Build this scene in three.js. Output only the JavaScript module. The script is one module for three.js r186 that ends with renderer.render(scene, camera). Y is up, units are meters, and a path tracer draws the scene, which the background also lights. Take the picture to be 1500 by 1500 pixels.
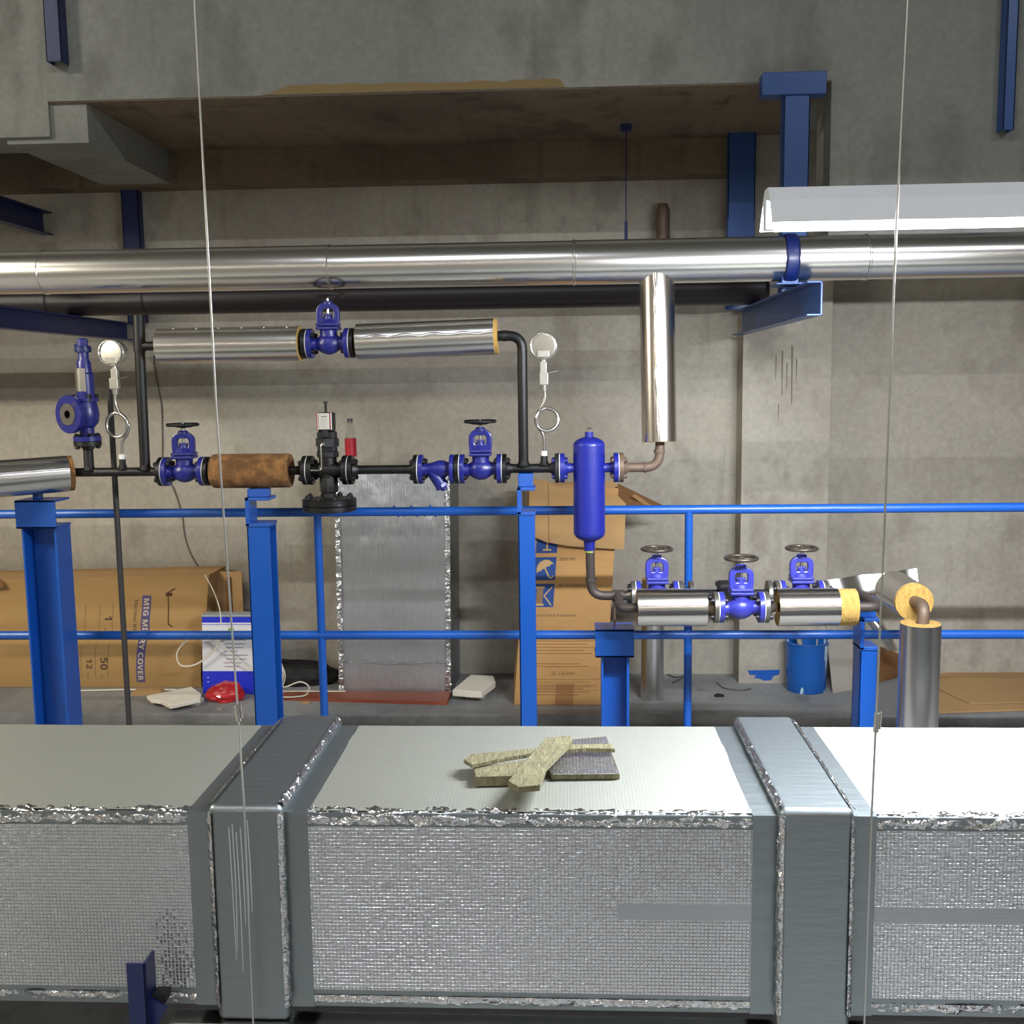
import * as THREE from 'three';
import { RoundedBoxGeometry } from 'three/addons/geometries/RoundedBoxGeometry.js';
import { mergeGeometries, mergeVertices } from 'three/addons/utils/BufferGeometryUtils.js';
import { RectAreaLightUniformsLib } from 'three/addons/lights/RectAreaLightUniformsLib.js';

// ---------------------------------------------------------------- camera, exposure, lights
const scene = new THREE.Scene();
const FOCAL = 1560, D2R = Math.PI / 180;
const camera = new THREE.PerspectiveCamera(2 * Math.atan(750 / FOCAL) / D2R, 1, 0.05, 60);
camera.position.set(0, 1.62, 0);
camera.rotation.set(-7.0 * D2R, 2.92 * D2R, -0.75 * D2R, 'YXZ');
camera.updateMatrixWorld(true);
const renderer = new THREE.WebGLRenderer({ antialias: true });
renderer.toneMapping = THREE.LinearToneMapping;
renderer.toneMappingExposure = 0.84;
renderer.shadowMap.enabled = true;
RectAreaLightUniformsLib.init();
scene.background = new THREE.Color(0x050505);

// light levels of the tube fittings (radiance of the tubes)
const TUBE_IN_VIEW = 1040, TUBE_ROW = 640, TUBE_WEST = 1050, TUBE_HIGH = 500, TUBE_BEHIND = 34;

// ---------------------------------------------------------------- small helpers
let seed = 7;
const rnd = () => { seed = (seed * 1664525 + 1013904223) >>> 0; return seed / 4294967296; };
const V = (x, y, z) => new THREE.Vector3(x, y, z);
// where the line of sight through a point of the photograph meets the vertical plane z, or the level y
function ray(px, py) { return V((px - 750) / FOCAL, -(py - 750) / FOCAL, -1).applyQuaternion(camera.quaternion); }
function at(px, py, z) { const d = ray(px, py); return d.multiplyScalar(z / d.z).add(camera.position); }
function onLevel(px, py, y) { const d = ray(px, py); return d.multiplyScalar((y - camera.position.y) / d.y).add(camera.position); }

const used = {};
function numbered(n) { if (!(n in used)) { used[n] = 0; return n; } used[n]++; return n + '_' + String(used[n]).padStart(3, '0'); }
function shadows(o) { o.castShadow = true; o.receiveShadow = true; return o; }
function thing(name, label, category, pos, group) {
  const o = new THREE.Group(); o.name = numbered(name); if (pos) o.position.copy(pos); scene.add(o);
  o.userData = { label, category }; if (group) o.userData.group = group; return o;
}
function strip(g) {
  g = g.index ? g.toNonIndexed() : g;
  for (const k of Object.keys(g.attributes)) if (!['position', 'normal', 'uv'].includes(k)) g.deleteAttribute(k);
  return g;
}
const join = (gs) => gs.length === 1 ? gs[0] : mergeGeometries(gs.map(strip));
// geometry given in world coordinates, moved into the coordinates of the thing it is part of
function part(name, gs, mat, parent, label) {
  let g = join(Array.isArray(gs) ? gs : [gs]); 
  const off = V(0, 0, 0); for (let p = parent; p && p !== scene; p = p.parent) off.add(p.position);
  g = g.clone().translate(-off.x, -off.y, -off.z);
  const m = shadows(new THREE.Mesh(g, mat)); m.name = name; parent.add(m); if (label) m.userData.label = label; return m;
}
function single(name, label, category, gs, mat, pos, group) {
  const g = join(Array.isArray(gs) ? gs : [gs]).clone(); pos = pos || V(0, 0, 0); g.translate(-pos.x, -pos.y, -pos.z);
  const m = shadows(new THREE.Mesh(g, mat)); m.name = numbered(name); m.position.copy(pos); scene.add(m);
  m.userData = { label, category }; if (group) m.userData.group = group; return m;
}
function struct(name, gs, mat, label) {
  const m = shadows(new THREE.Mesh(join(Array.isArray(gs) ? gs : [gs]), mat)); m.name = name; scene.add(m); m.userData = { kind: 'structure', label, category: name.split('_')[0] }; return m;
}
// uv in metres by the dominant direction of each face
function metres(g, sx = 1) {
  g = strip(g); const p = g.attributes.position, n = p.count, uv = new Float32Array(n * 2), a = V(), b = V(), c = V();
  for (let i = 0; i < n; i += 3) {
    a.fromBufferAttribute(p, i); b.fromBufferAttribute(p, i + 1); c.fromBufferAttribute(p, i + 2);
    const nn = b.clone().sub(a).cross(c.clone().sub(a)); const ax = Math.abs(nn.x), ay = Math.abs(nn.y), az = Math.abs(nn.z);
    [a, b, c].forEach((v, k) => { let u, w; if (az >= ax && az >= ay) { u = v.x; w = v.y; } else if (ay >= ax) { u = v.x; w = v.z; } else { u = v.z; w = v.y; } uv[(i + k) * 2] = u * sx; uv[(i + k) * 2 + 1] = w * sx; });
  }
  g.setAttribute('uv', new THREE.BufferAttribute(uv, 2)); return g;
}
const box = (x0, x1, y0, y1, z0, z1) => { const g = new THREE.BoxGeometry(Math.abs(x1 - x0), Math.abs(y1 - y0), Math.abs(z1 - z0)); g.translate((x0 + x1) / 2, (y0 + y1) / 2, (z0 + z1) / 2); return g; };
const rbox = (x0, x1, y0, y1, z0, z1, r = 0.004, s = 2) => { const g = new RoundedBoxGeometry(Math.abs(x1 - x0), Math.abs(y1 - y0), Math.abs(z1 - z0), s, r); g.translate((x0 + x1) / 2, (y0 + y1) / 2, (z0 + z1) / 2); return g; };
function aim(g, a, dir) { g.applyQuaternion(new THREE.Quaternion().setFromUnitVectors(V(0, 1, 0), dir.clone().normalize())); g.translate(a.x, a.y, a.z); return g; }
function cyl(a, b, r, r2 = r, seg = 20) { const d = b.clone().sub(a), L = d.length(); const g = new THREE.CylinderGeometry(r2, r, L, seg); g.translate(0, L / 2, 0); return aim(g, a, d); }
// solid of revolution: profile of [radius, distance along dir]
function turned(profile, a, dir, seg = 28) {
  const pts = []; for (const [r, t] of profile) { pts.push(new THREE.Vector2(Math.max(r, 1e-4), t)); }
  // doubled corners keep the edges crisp
  const q = []; pts.forEach((p, i) => { q.push(p); if (i && i < pts.length - 1) q.push(p.clone()); });
  return aim(fixLathe(new THREE.LatheGeometry(q, seg)), a, dir);
}
function fixLathe(g) { g = g.toNonIndexed(); g.deleteAttribute('normal'); const u = g.attributes.uv; g = mergeVerticesByCrease(g); return g; }
function mergeVerticesByCrease(g) { // creased normals at 35 degrees
  const p = g.attributes.position, n = p.count, map = new Map(), fn = []; const a = V(), b = V(), c = V();
  const key = (i) => Math.round(p.getX(i) * 1e5) + ',' + Math.round(p.getY(i) * 1e5) + ',' + Math.round(p.getZ(i) * 1e5);
  for (let i = 0; i < n; i += 3) { a.fromBufferAttribute(p, i); b.fromBufferAttribute(p, i + 1); c.fromBufferAttribute(p, i + 2); const f = b.clone().sub(a).cross(c.clone().sub(a)); f.userLen = f.length(); fn.push(f); for (let k = 0; k < 3; k++) { const s = key(i + k); if (!map.has(s)) map.set(s, []); map.get(s).push(i / 3); } }
  const out = new Float32Array(n * 3), lim = Math.cos(35 * D2R), acc = V();
  for (let i = 0; i < n; i++) { const f = fn[(i / 3) | 0]; acc.set(0, 0, 0); for (const j of map.get(key(i))) { const h = fn[j]; if (h.userLen > 1e-14 && f.userLen > 1e-14 && h.dot(f) / (h.userLen * f.userLen) > lim) acc.add(h); } if (acc.length() < 1e-16) acc.copy(f); acc.normalize(); out.set([acc.x, acc.y, acc.z], i * 3); }
  g.setAttribute('normal', new THREE.BufferAttribute(out, 3)); return g;
}
// pipe along straight legs with rounded bends
function bent(pts, r, R = 0.04, seg = 14, closedEnds = true) {
  const path = new THREE.CurvePath(); let prev = pts[0], len = 0;
  for (let i = 1; i < pts.length; i++) {
    if (i < pts.length - 1) {
      const din = pts[i].clone().sub(pts[i - 1]), dout = pts[i + 1].clone().sub(pts[i]); const rr = Math.min(R, din.length() * 0.49, dout.length() * 0.49);
      const p1 = pts[i].clone().addScaledVector(din.normalize(), -rr), p2 = pts[i].clone().addScaledVector(dout.normalize(), rr);
      if (p1.distanceTo(prev) > 1e-5) path.add(new THREE.LineCurve3(prev, p1)); path.add(new THREE.QuadraticBezierCurve3(p1, pts[i], p2)); prev = p2;
    } else path.add(new THREE.LineCurve3(prev, pts[i]));
  }
  const n = Math.max(24, Math.min(160, Math.round(path.getLength() / 0.012)));
  return new THREE.TubeGeometry(path, n, r, seg, false);
}
const smooth = (pts, r, n = 60, seg = 8) => new THREE.TubeGeometry(new THREE.CatmullRomCurve3(pts), n, r, seg, false);
// flat outline with thickness, in the plane of the page (x, y), front at z
function plate(outline, thick, z = 0, holes = [], bevel = 0) {
  const s = new THREE.Shape(outline.map(([x, y]) => new THREE.Vector2(x, y))); for (const h of holes) s.holes.push(new THREE.Path(h.map(([x, y]) => new THREE.Vector2(x, y))));
  const g = new THREE.ExtrudeGeometry(s, { depth: thick, bevelEnabled: bevel > 0, bevelSize: bevel, bevelThickness: bevel, bevelSegments: 2, curveSegments: 10 }); g.translate(0, 0, z - thick); return g;
}
function quadSheet(f, nu, nv) { // f(u,v) -> Vector3, uv in 0..1
  const P = [], U = [], I = []; for (let j = 0; j <= nv; j++) for (let i = 0; i <= nu; i++) { const p = f(i / nu, j / nv); P.push(p.x, p.y, p.z); U.push(i / nu, j / nv); }
  for (let j = 0; j < nv; j++) for (let i = 0; i < nu; i++) { const a = j * (nu + 1) + i, b = a + 1, c = a + nu + 1, d = c + 1; I.push(a, b, d, a, d, c); }
  const g = new THREE.BufferGeometry(); g.setAttribute('position', new THREE.Float32BufferAttribute(P, 3)); g.setAttribute('uv', new THREE.Float32BufferAttribute(U, 2)); g.setIndex(I); g.computeVertexNormals(); return g;
}

// ---------------------------------------------------------------- noise and textures
function hash(x, y, s) { let h = (x * 374761393 + y * 668265263 + s * 974634777) | 0; h = Math.imul(h ^ (h >>> 13), 1274126177); h ^= h >>> 16; return (h >>> 0) / 4294967296; }
function vnoise(x, y, per, s) { const xi = Math.floor(x), yi = Math.floor(y), fx = x - xi, fy = y - yi; const w = (t) => t * t * (3 - 2 * t), m = (v) => ((v % per) + per) % per; const a = hash(m(xi), m(yi), s), b = hash(m(xi + 1), m(yi), s), c = hash(m(xi), m(yi + 1), s), d = hash(m(xi + 1), m(yi + 1), s); const u = w(fx), v = w(fy); return a + (b - a) * u + (c - a) * v + (a - b - c + d) * u * v; }
function fbm(x, y, per, oct, s) { let t = 0, a = 0.5, n = 0; for (let o = 0; o < oct; o++) { t += a * vnoise(x, y, per, s + o); n += a; a *= 0.55; x *= 2; y *= 2; per *= 2; } return t / n; }
function texture(n, f, size, srgb = true) {
  const d = new Uint8Array(n * n * 4); for (let y = 0; y < n; y++) for (let x = 0; x < n; x++) { const c = f(x / n, y / n); const o = (y * n + x) * 4; if (typeof c === 'number') { d[o] = d[o + 1] = d[o + 2] = Math.max(0, Math.min(255, c * 255)); } else for (let k = 0; k < 3; k++) d[o + k] = Math.max(0, Math.min(255, c[k])); d[o + 3] = 255; }
  const t = new THREE.DataTexture(d, n, n); t.magFilter = t.minFilter = THREE.LinearFilter; t.wrapS = t.wrapT = THREE.RepeatWrapping; if (srgb) t.colorSpace = THREE.SRGBColorSpace; t.repeat.set(1 / size, 1 / size); t.needsUpdate = true; return t;
}
function printed(w, h, draw) { const c = document.createElement('canvas'); c.width = w; c.height = h; const x = c.getContext('2d'); draw(x, w, h); const t = new THREE.CanvasTexture(c); t.colorSpace = THREE.SRGBColorSpace; t.magFilter = THREE.LinearFilter; return t; }
const lerp3 = (a, b, t) => [a[0] + (b[0] - a[0]) * t, a[1] + (b[1] - a[1]) * t, a[2] + (b[2] - a[2]) * t];
const sstep = (a, b, t) => { t = Math.max(0, Math.min(1, (t - a) / (b - a))); return t * t * (3 - 2 * t); };

const concreteMap = (c0, c1, stain, s) => texture(1024, (u, v) => {
  const big = fbm(u * 3, v * 3, 3, 5, s), mid = fbm(u * 12, v * 9, 12, 4, s + 20), fine = fbm(u * 120, v * 120, 120, 2, s + 40), streak = fbm(u * 40, v * 4, 40, 3, s + 60);
  let c = lerp3(c0, c1, sstep(0.3, 0.7, big)); c = lerp3(c, stain, 0.55 * sstep(0.55, 0.8, mid) + 0.25 * sstep(0.62, 0.8, streak));
  const k = 0.95 + 0.1 * fine; return [c[0] * k, c[1] * k, c[2] * k];
}, 2.4);
const concreteBump = texture(512, (u, v) => 0.6 * fbm(u * 60, v * 60, 60, 3, 90) + 0.4 * fbm(u * 10, v * 10, 10, 3, 95), 1.2, false);
const fbreBump = texture(512, (u, v) => fbm(u * 90, v * 30, 90, 3, 120), 0.25, false);

const std = (o) => new THREE.MeshStandardMaterial(o);
const paint = (hex, rough = 0.38) => new THREE.MeshPhysicalMaterial({ color: hex, roughness: rough, clearcoat: 0.35, clearcoatRoughness: 0.25, bumpMap: paintBump, bumpScale: 0.0004 });
const paintBump = texture(256, (u, v) => fbm(u * 24, v * 24, 24, 3, 300), 0.2, false);
const M = {
  wall: std({ map: concreteMap([176, 170, 156], [160, 153, 140], [138, 131, 118], 1), roughness: 0.92, bumpMap: concreteBump, bumpScale: 0.002 }),
  beam: std({ map: concreteMap([150, 151, 143], [134, 136, 130], [114, 115, 108], 5), roughness: 0.93, bumpMap: concreteBump, bumpScale: 0.002 }),
  soffit: std({ map: concreteMap([124, 108, 88], [104, 92, 78], [78, 66, 54], 9), roughness: 0.95, bumpMap: concreteBump, bumpScale: 0.004 }),
  drip: std({ color: 0x6d665a, roughness: 0.95 }),
  patch: std({ color: 0x8a7650, roughness: 0.95, bumpMap: concreteBump, bumpScale: 0.003 }),
  floor: std({ map: concreteMap([142, 143, 142], [126, 127, 127], [100, 100, 100], 13), roughness: 0.7, bumpMap: concreteBump, bumpScale: 0.001 }),
  ceiling: std({ color: 0x9a9a94, roughness: 0.95 }),
  rail: paint(0x0e52aa), post: paint(0x0d4fa6), navy: paint(0x071c58, 0.45), hanger: paint(0x1f4a8a, 0.5),
  valve: paint(0x1a2074, 0.34), valveLow: paint(0x34389a, 0.34), vessel: paint(0x172184, 0.4),
  black: std({ color: 0x0a0a0b, roughness: 0.38, bumpMap: paintBump, bumpScale: 0.0005 }),
  blackMatt: std({ color: 0x17171a, roughness: 0.6 }),
  rust: std({ color: 0x6a584a, roughness: 0.5, metalness: 0.25, bumpMap: paintBump, bumpScale: 0.0006 }),
  darkPipe: std({ color: 0x4a423e, roughness: 0.42, metalness: 0.3, bumpMap: paintBump, bumpScale: 0.0006 }),
  conduit: std({ color: 0x3c3a38, roughness: 0.45 }),
  ironWheel: std({ color: 0x5b5248, roughness: 0.35, metalness: 0.6 }),
  steelFlange: std({ color: 0x77736c, roughness: 0.4, metalness: 0.7 }),
  steel: std({ color: 0xd4d2cc, roughness: 0.25, metalness: 1 }),
  gauge: std({ color: 0xcfccc2, roughness: 0.32, metalness: 0.9 }),
  gasket: std({ color: 0xe8e6e0, roughness: 0.6 }),
  bolt: std({ color: 0x3a3a40, roughness: 0.4, metalness: 0.6 }),
  clad: std({ color: 0xdedcd8, roughness: 0.25, metalness: 1 }),
  cladWarm: std({ color: 0xe0dad2, roughness: 0.22, metalness: 1 }),
  fibre: std({ map: texture(256, (u, v) => { const n = fbm(u * 50, v * 16, 16, 4, 130); return lerp3([160, 124, 58], [206, 170, 100], n); }, 0.3), roughness: 1, bumpMap: fbreBump, bumpScale: 0.003 }),
  brownFibre: std({ map: texture(256, (u, v) => { const n = fbm(u * 8, v * 8, 8, 5, 140); return lerp3([96, 66, 36], [140, 100, 58], sstep(0.25, 0.75, n)); }, 0.25), roughness: 1, bumpMap: fbreBump, bumpScale: 0.004 }),
  wool: std({ map: texture(256, (u, v) => { const n = fbm(u * 30, v * 10, 10, 4, 150); return lerp3([88, 84, 62], [138, 133, 102], n); }, 0.2), roughness: 1, bumpMap: fbreBump, bumpScale: 0.003 }),
  card: std({ map: texture(512, (u, v) => { const n = fbm(u * 4, v * 4, 4, 4, 160), l = 0.5 + 0.5 * Math.sin(u * Math.PI * 2 * 110); return lerp3([164, 128, 84], [184, 148, 100], n * 0.8 + l * 0.2); }, 0.7), roughness: 0.9 }),
  cardDark: std({ color: 0x7d5632, roughness: 0.9 }),
  white: std({ color: 0xdedbd2, roughness: 0.75 }), foam: std({ color: 0xe6e0cf, roughness: 0.85, bumpMap: paintBump, bumpScale: 0.002 }),
  fitting: std({ color: 0xe4e8ec, roughness: 0.45 }),
  tube: std({ color: 0xffffff, emissive: 0xf2f7ff, emissiveIntensity: 9, roughness: 0.4 }),
  redBag: new THREE.MeshPhysicalMaterial({ color: 0xb01a22, roughness: 0.35, clearcoat: 0.4 }),
  blackScrap: std({ color: 0x0d0d0e, roughness: 0.7 }),
  redBoard: std({ map: texture(256, (u, v) => lerp3([120, 58, 36], [160, 86, 58], fbm(u * 6, v * 12, 6, 4, 170)), 0.6), roughness: 0.55 }),
  cable: std({ color: 0xd8d2c0, roughness: 0.5 }), greyCable: std({ color: 0x5a554c, roughness: 0.7 }),
  rope: std({ color: 0xc8c8c4, roughness: 0.35, metalness: 0.9 }),
  board: std({ color: 0x8d867c, roughness: 0.7 }),
  bucket: new THREE.MeshPhysicalMaterial({ map: texture(256, (u, v) => { const n = fbm(u * 14, v * 14, 14, 4, 180); return n > 0.66 ? [196, 216, 226] : lerp3([16, 92, 168], [10, 74, 150], fbm(u * 5, v * 5, 5, 3, 185)); }, 1), roughness: 0.4, clearcoat: 0.3 }),
};

// foil faced with a square scrim of threads, 8 mm apart; single cells lie at slightly different angles
const CELLS = 64, scrimHeight = texture(1024, (u, v) => {
  const cu = u * CELLS, cv = v * CELLS, i = Math.floor(cu), j = Math.floor(cv), fu = cu - i, fv = cv - j;
  const edge = Math.max(Math.exp(-Math.pow((Math.min(fu, 1 - fu)) / 0.1, 2)), Math.exp(-Math.pow((Math.min(fv, 1 - fv)) / 0.1, 2)));
  const tilt = (hash(i, j, 500) - 0.5) * (fu - 0.5) * 0.9 + (hash(i, j, 501) - 0.5) * (fv - 0.5) * 0.9;
  return 0.32 + 0.42 * edge + tilt * (1 - edge) * 0.6 + 0.18 * (fbm(u * 10, v * 10, 10, 3, 505) - 0.5);
}, 0.512, false);
const crinkle = texture(1024, (u, v) => { let h = 0, a = 0.5; for (let o = 0; o < 5; o++) { h += a * Math.abs(2 * vnoise(u * 14 * 2 ** o, v * 14 * 2 ** o, 14 * 2 ** o, 600 + o) - 1); a *= 0.55; } return h; }, 0.6, false);
const tapeBump = texture(512, (u, v) => 0.5 + 0.35 * (fbm(u * 5, v * 40, 5, 4, 700) - 0.5) + 0.25 * (fbm(u * 6, v * 6, 6, 3, 705) - 0.5), 0.5, false);
M.scrim = std({ color: 0xd6d8da, metalness: 0.95, roughness: 0.2, bumpMap: scrimHeight, bumpScale: 0.0034 });
M.scrimTop = std({ color: 0xb4b6ac, metalness: 0.75, roughness: 0.5, bumpMap: scrimHeight, bumpScale: 0.0005 });
M.scrimReflection = std({ color: 0xb4b8bc, metalness: 0.92, roughness: 0.36, bumpMap: scrimHeight, bumpScale: 0.0005 });  // duller, flatter scrim that paints the dark reflection on the duct face
M.ribbed = std({ color: 0xdcdee0, metalness: 0.8, roughness: 0.3, bumpMap: texture(1024, (u, v) => { const f = (u * 64) % 1, i = Math.floor(u * 64); return 0.4 + 0.4 * Math.exp(-Math.pow((f - 0.5) / 0.16, 2)) + 0.25 * (fbm(u * 10, v * 10, 10, 3, 720) - 0.5) + 0.12 * hash(i, Math.floor(v * 64), 730) * f; }, 0.512, false), bumpScale: 0.004 });
M.foilCrease = std({ color: 0xe6e8ea, metalness: 0.85, roughness: 0.5 });
M.tape = std({ color: 0x949c9e, metalness: 0.95, roughness: 0.42, bumpMap: tapeBump, bumpScale: 0.003 });
M.wrinkled = std({ color: 0xd8dadc, metalness: 1, roughness: 0.2, bumpMap: crinkle, bumpScale: 0.012 });

// ---------------------------------------------------------------- the setting
const WALL = -5.78, PIL = -5.6, BEAM = -4.65, LEDGE = -5.63, ROOM = { x0: -7, x1: 6.5, z1: 4.5, top: 6.6 };
const SOFFIT = 2.838, FLOOR2 = -0.05, STEP = -5.055;
struct('floor', [metres(box(ROOM.x0, ROOM.x1, FLOOR2 - 0.2, FLOOR2, STEP + 0.012, ROOM.z1)), metres(box(ROOM.x0, ROOM.x1, -0.25, 0, WALL - 0.02, STEP)), metres(box(ROOM.x0, ROOM.x1, -0.25, -0.11, STEP - 0.01, STEP + 0.03))], M.floor, 'grey concrete floor with a low step running along the rail');
struct('wall_back', [metres(box(ROOM.x0, ROOM.x1, -0.25, ROOM.top, WALL - 0.25, WALL))], M.wall, 'stained grey-beige concrete wall behind the pipework');
struct('wall_side', [metres(box(ROOM.x0 - 0.2, ROOM.x0, -0.3, ROOM.top, WALL, ROOM.z1))], M.wall, 'plain concrete side wall');
struct('wall_end', [metres(box(ROOM.x1, ROOM.x1 + 0.2, -0.3, ROOM.top, WALL, ROOM.z1))], M.wall, 'plain concrete end wall');
struct('wall_front', [metres(box(ROOM.x0, ROOM.x1, -0.3, ROOM.top, ROOM.z1, ROOM.z1 + 0.2))], M.wall, 'plain concrete wall facing the pipework');
struct('ceiling', [box(ROOM.x0, ROOM.x1, ROOM.top, ROOM.top + 0.2, WALL, ROOM.z1 + 0.2)], M.ceiling, 'plain ceiling slab');
const pil0 = at(1086, 700, PIL).x, pil1 = at(1214, 700, PIL).x;
struct('wall_pilaster', [metres(box(pil0, pil1, -0.2, 2.9, WALL - 0.01, PIL))], M.wall, 'shallow concrete pilaster on the back wall');
// deep edge beam in front, its soffit running back to a lower ledge on the wall
const crossX0 = at(0, 180, BEAM).x - 0.25, crossX1 = at(70, 150, BEAM).x, downX = at(1217, 180, BEAM).x;
struct('trim_beam', [metres(box(ROOM.x0, ROOM.x1, SOFFIT, ROOM.top, WALL, BEAM))], M.beam, 'grey concrete edge beam over the pipework');
struct('trim_ledge', [metres(box(ROOM.x0, ROOM.x1, 2.655, SOFFIT + 0.01, WALL - 0.01, LEDGE))], M.soffit, 'dark brown concrete ledge under the beam');
struct('trim_soffit', [metres(box(crossX1, downX, SOFFIT - 0.006, SOFFIT + 0.004, LEDGE, BEAM - 0.004))], M.soffit, 'brown board-marked underside of the beam');
struct('trim_crossbeam', [metres(box(at(5, 180, BEAM).x, crossX1 + 0.16, SOFFIT - 0.17, SOFFIT, WALL, BEAM - 0.02)), metres(box(ROOM.x0, crossX1, SOFFIT - 0.145, SOFFIT, BEAM - 0.3, BEAM))], M.beam, 'concrete cross beam running back to the wall');
struct('trim_downstand', [metres(box(downX, ROOM.x1, 2.2, SOFFIT, BEAM - 0.25, BEAM))], M.beam, 'concrete downstand below the edge beam');
{ // strip of bare brown concrete along the lower edge of the beam
  const pts = []; const n = 40, x0 = at(385, 130, BEAM).x, x1 = at(828, 125, BEAM).x;
  for (let i = 0; i <= n; i++) pts.push([x0 + (x1 - x0) * i / n, SOFFIT + 0.002]);
  for (let i = n; i >= 0; i--) { const t = i / n; pts.push([x0 + (x1 - x0) * t - (t > 0.98 ? 0.02 : 0), SOFFIT + 0.035 * sstep(0, 0.12, t) * (t < 0.35 ? 1 : 0.8) + 0.01 * vnoise(t * 30, 0, 64, 3)]); }
  struct('trim_bare_strip', [metres(plate(pts, 0.004, BEAM + 0.003))], M.patch, 'strip of bare brown concrete along the edge of the beam');
}

// ---------------------------------------------------------------- lamps
function tubeLamp(x0, x1, y, z, level, label, tint = 0xf2f7ff, lip = -0.028) {
  const o = thing('tube_light', label, 'light', V((x0 + x1) / 2, y, z)); const L = x1 - x0;
  // folded white sheet reflector, the tube sits in its mouth
  const prof = [[-0.078, lip], [-0.05, 0.026], [-0.026, 0.052], [-0.02, 0.058], [0.02, 0.058], [0.026, 0.052], [0.05, 0.026], [0.078, lip], [0.076, lip], [0.049, 0.022], [0.025, 0.03], [-0.025, 0.03], [-0.049, 0.022], [-0.076, lip]];
  const s = new THREE.Shape(prof.map(([a, b]) => new THREE.Vector2(a, b))); const g = new THREE.ExtrudeGeometry(s, { depth: L, bevelEnabled: false }); g.rotateY(Math.PI / 2); g.translate(x0, y, z);
  part('housing', [g], M.fitting, o);
  for (const x of [x0, x1]) { const e = x === x0 ? 1 : -1; part('end_cap', [rbox(x - 0.004 * e, x + 0.02 * e, y - 0.036, y + 0.032, z - 0.016, z + 0.016, 0.003)], M.fitting, o); }
  const tm = M.tube.clone(); tm.emissive = new THREE.Color(tint);
  part('tube', [cyl(V(x0 + 0.02, y - 0.02, z), V(x1 - 0.02, y - 0.02, z), 0.019)], tm, o);
  for (const tilt of [-48, 48]) { // the round tube shines to both sides and down
    const l = new THREE.RectAreaLight(tint, level, L - 0.06, 0.03); l.position.set(0, -0.0342, tilt < 0 ? -0.0158 : 0.0158);
    l.rotation.x = Math.atan2(-Math.cos(tilt * D2R), -Math.sin(tilt * D2R)); l.name = 'tube_glow'; l.castShadow = true; o.add(l);
  }
  for (const x of [x0 + 0.75, x1 - 0.1]) part('hanging_wire', [cyl(V(x, y + 0.055, z), V(x, ROOM.top, z), 0.0015, 0.0015, 6)], M.rope, o);
  return o;
}
{
  const a = at(1122, 318, -2.55); tubeLamp(a.x, a.x + 1.22, a.y + 0.005, -2.55, TUBE_IN_VIEW, 'glowing white tube light hung above the insulated duct');
  tubeLamp(-4.1, -2.88, 2.42, -2.5, TUBE_ROW, 'white tube light in line with the duct beyond the safety valve', 0xfff6e2, -0.043);
  tubeLamp(-5.8, -4.58, 4.7, -0.9, TUBE_WEST, 'white tube light hung high near the side wall', 0xfff8ea);
  tubeLamp(-1.6, -0.38, 4.9, 0.6, TUBE_HIGH, 'white tube light hung high over the walkway', 0xf4f8ff);
  tubeLamp(2.4, 3.62, 4.9, 0.6, TUBE_HIGH, 'white tube light hung high near the end wall', 0xf4f8ff);
  for (const x of [-4.6, -2.2, 0.2, 2.6]) tubeLamp(x, x + 2.2, 2.5, 2.4, TUBE_BEHIND, 'white tube light in the low row facing the pipework', 0xfff8ec).userData.group = 'low row of tube lights facing the pipework';
}

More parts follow.
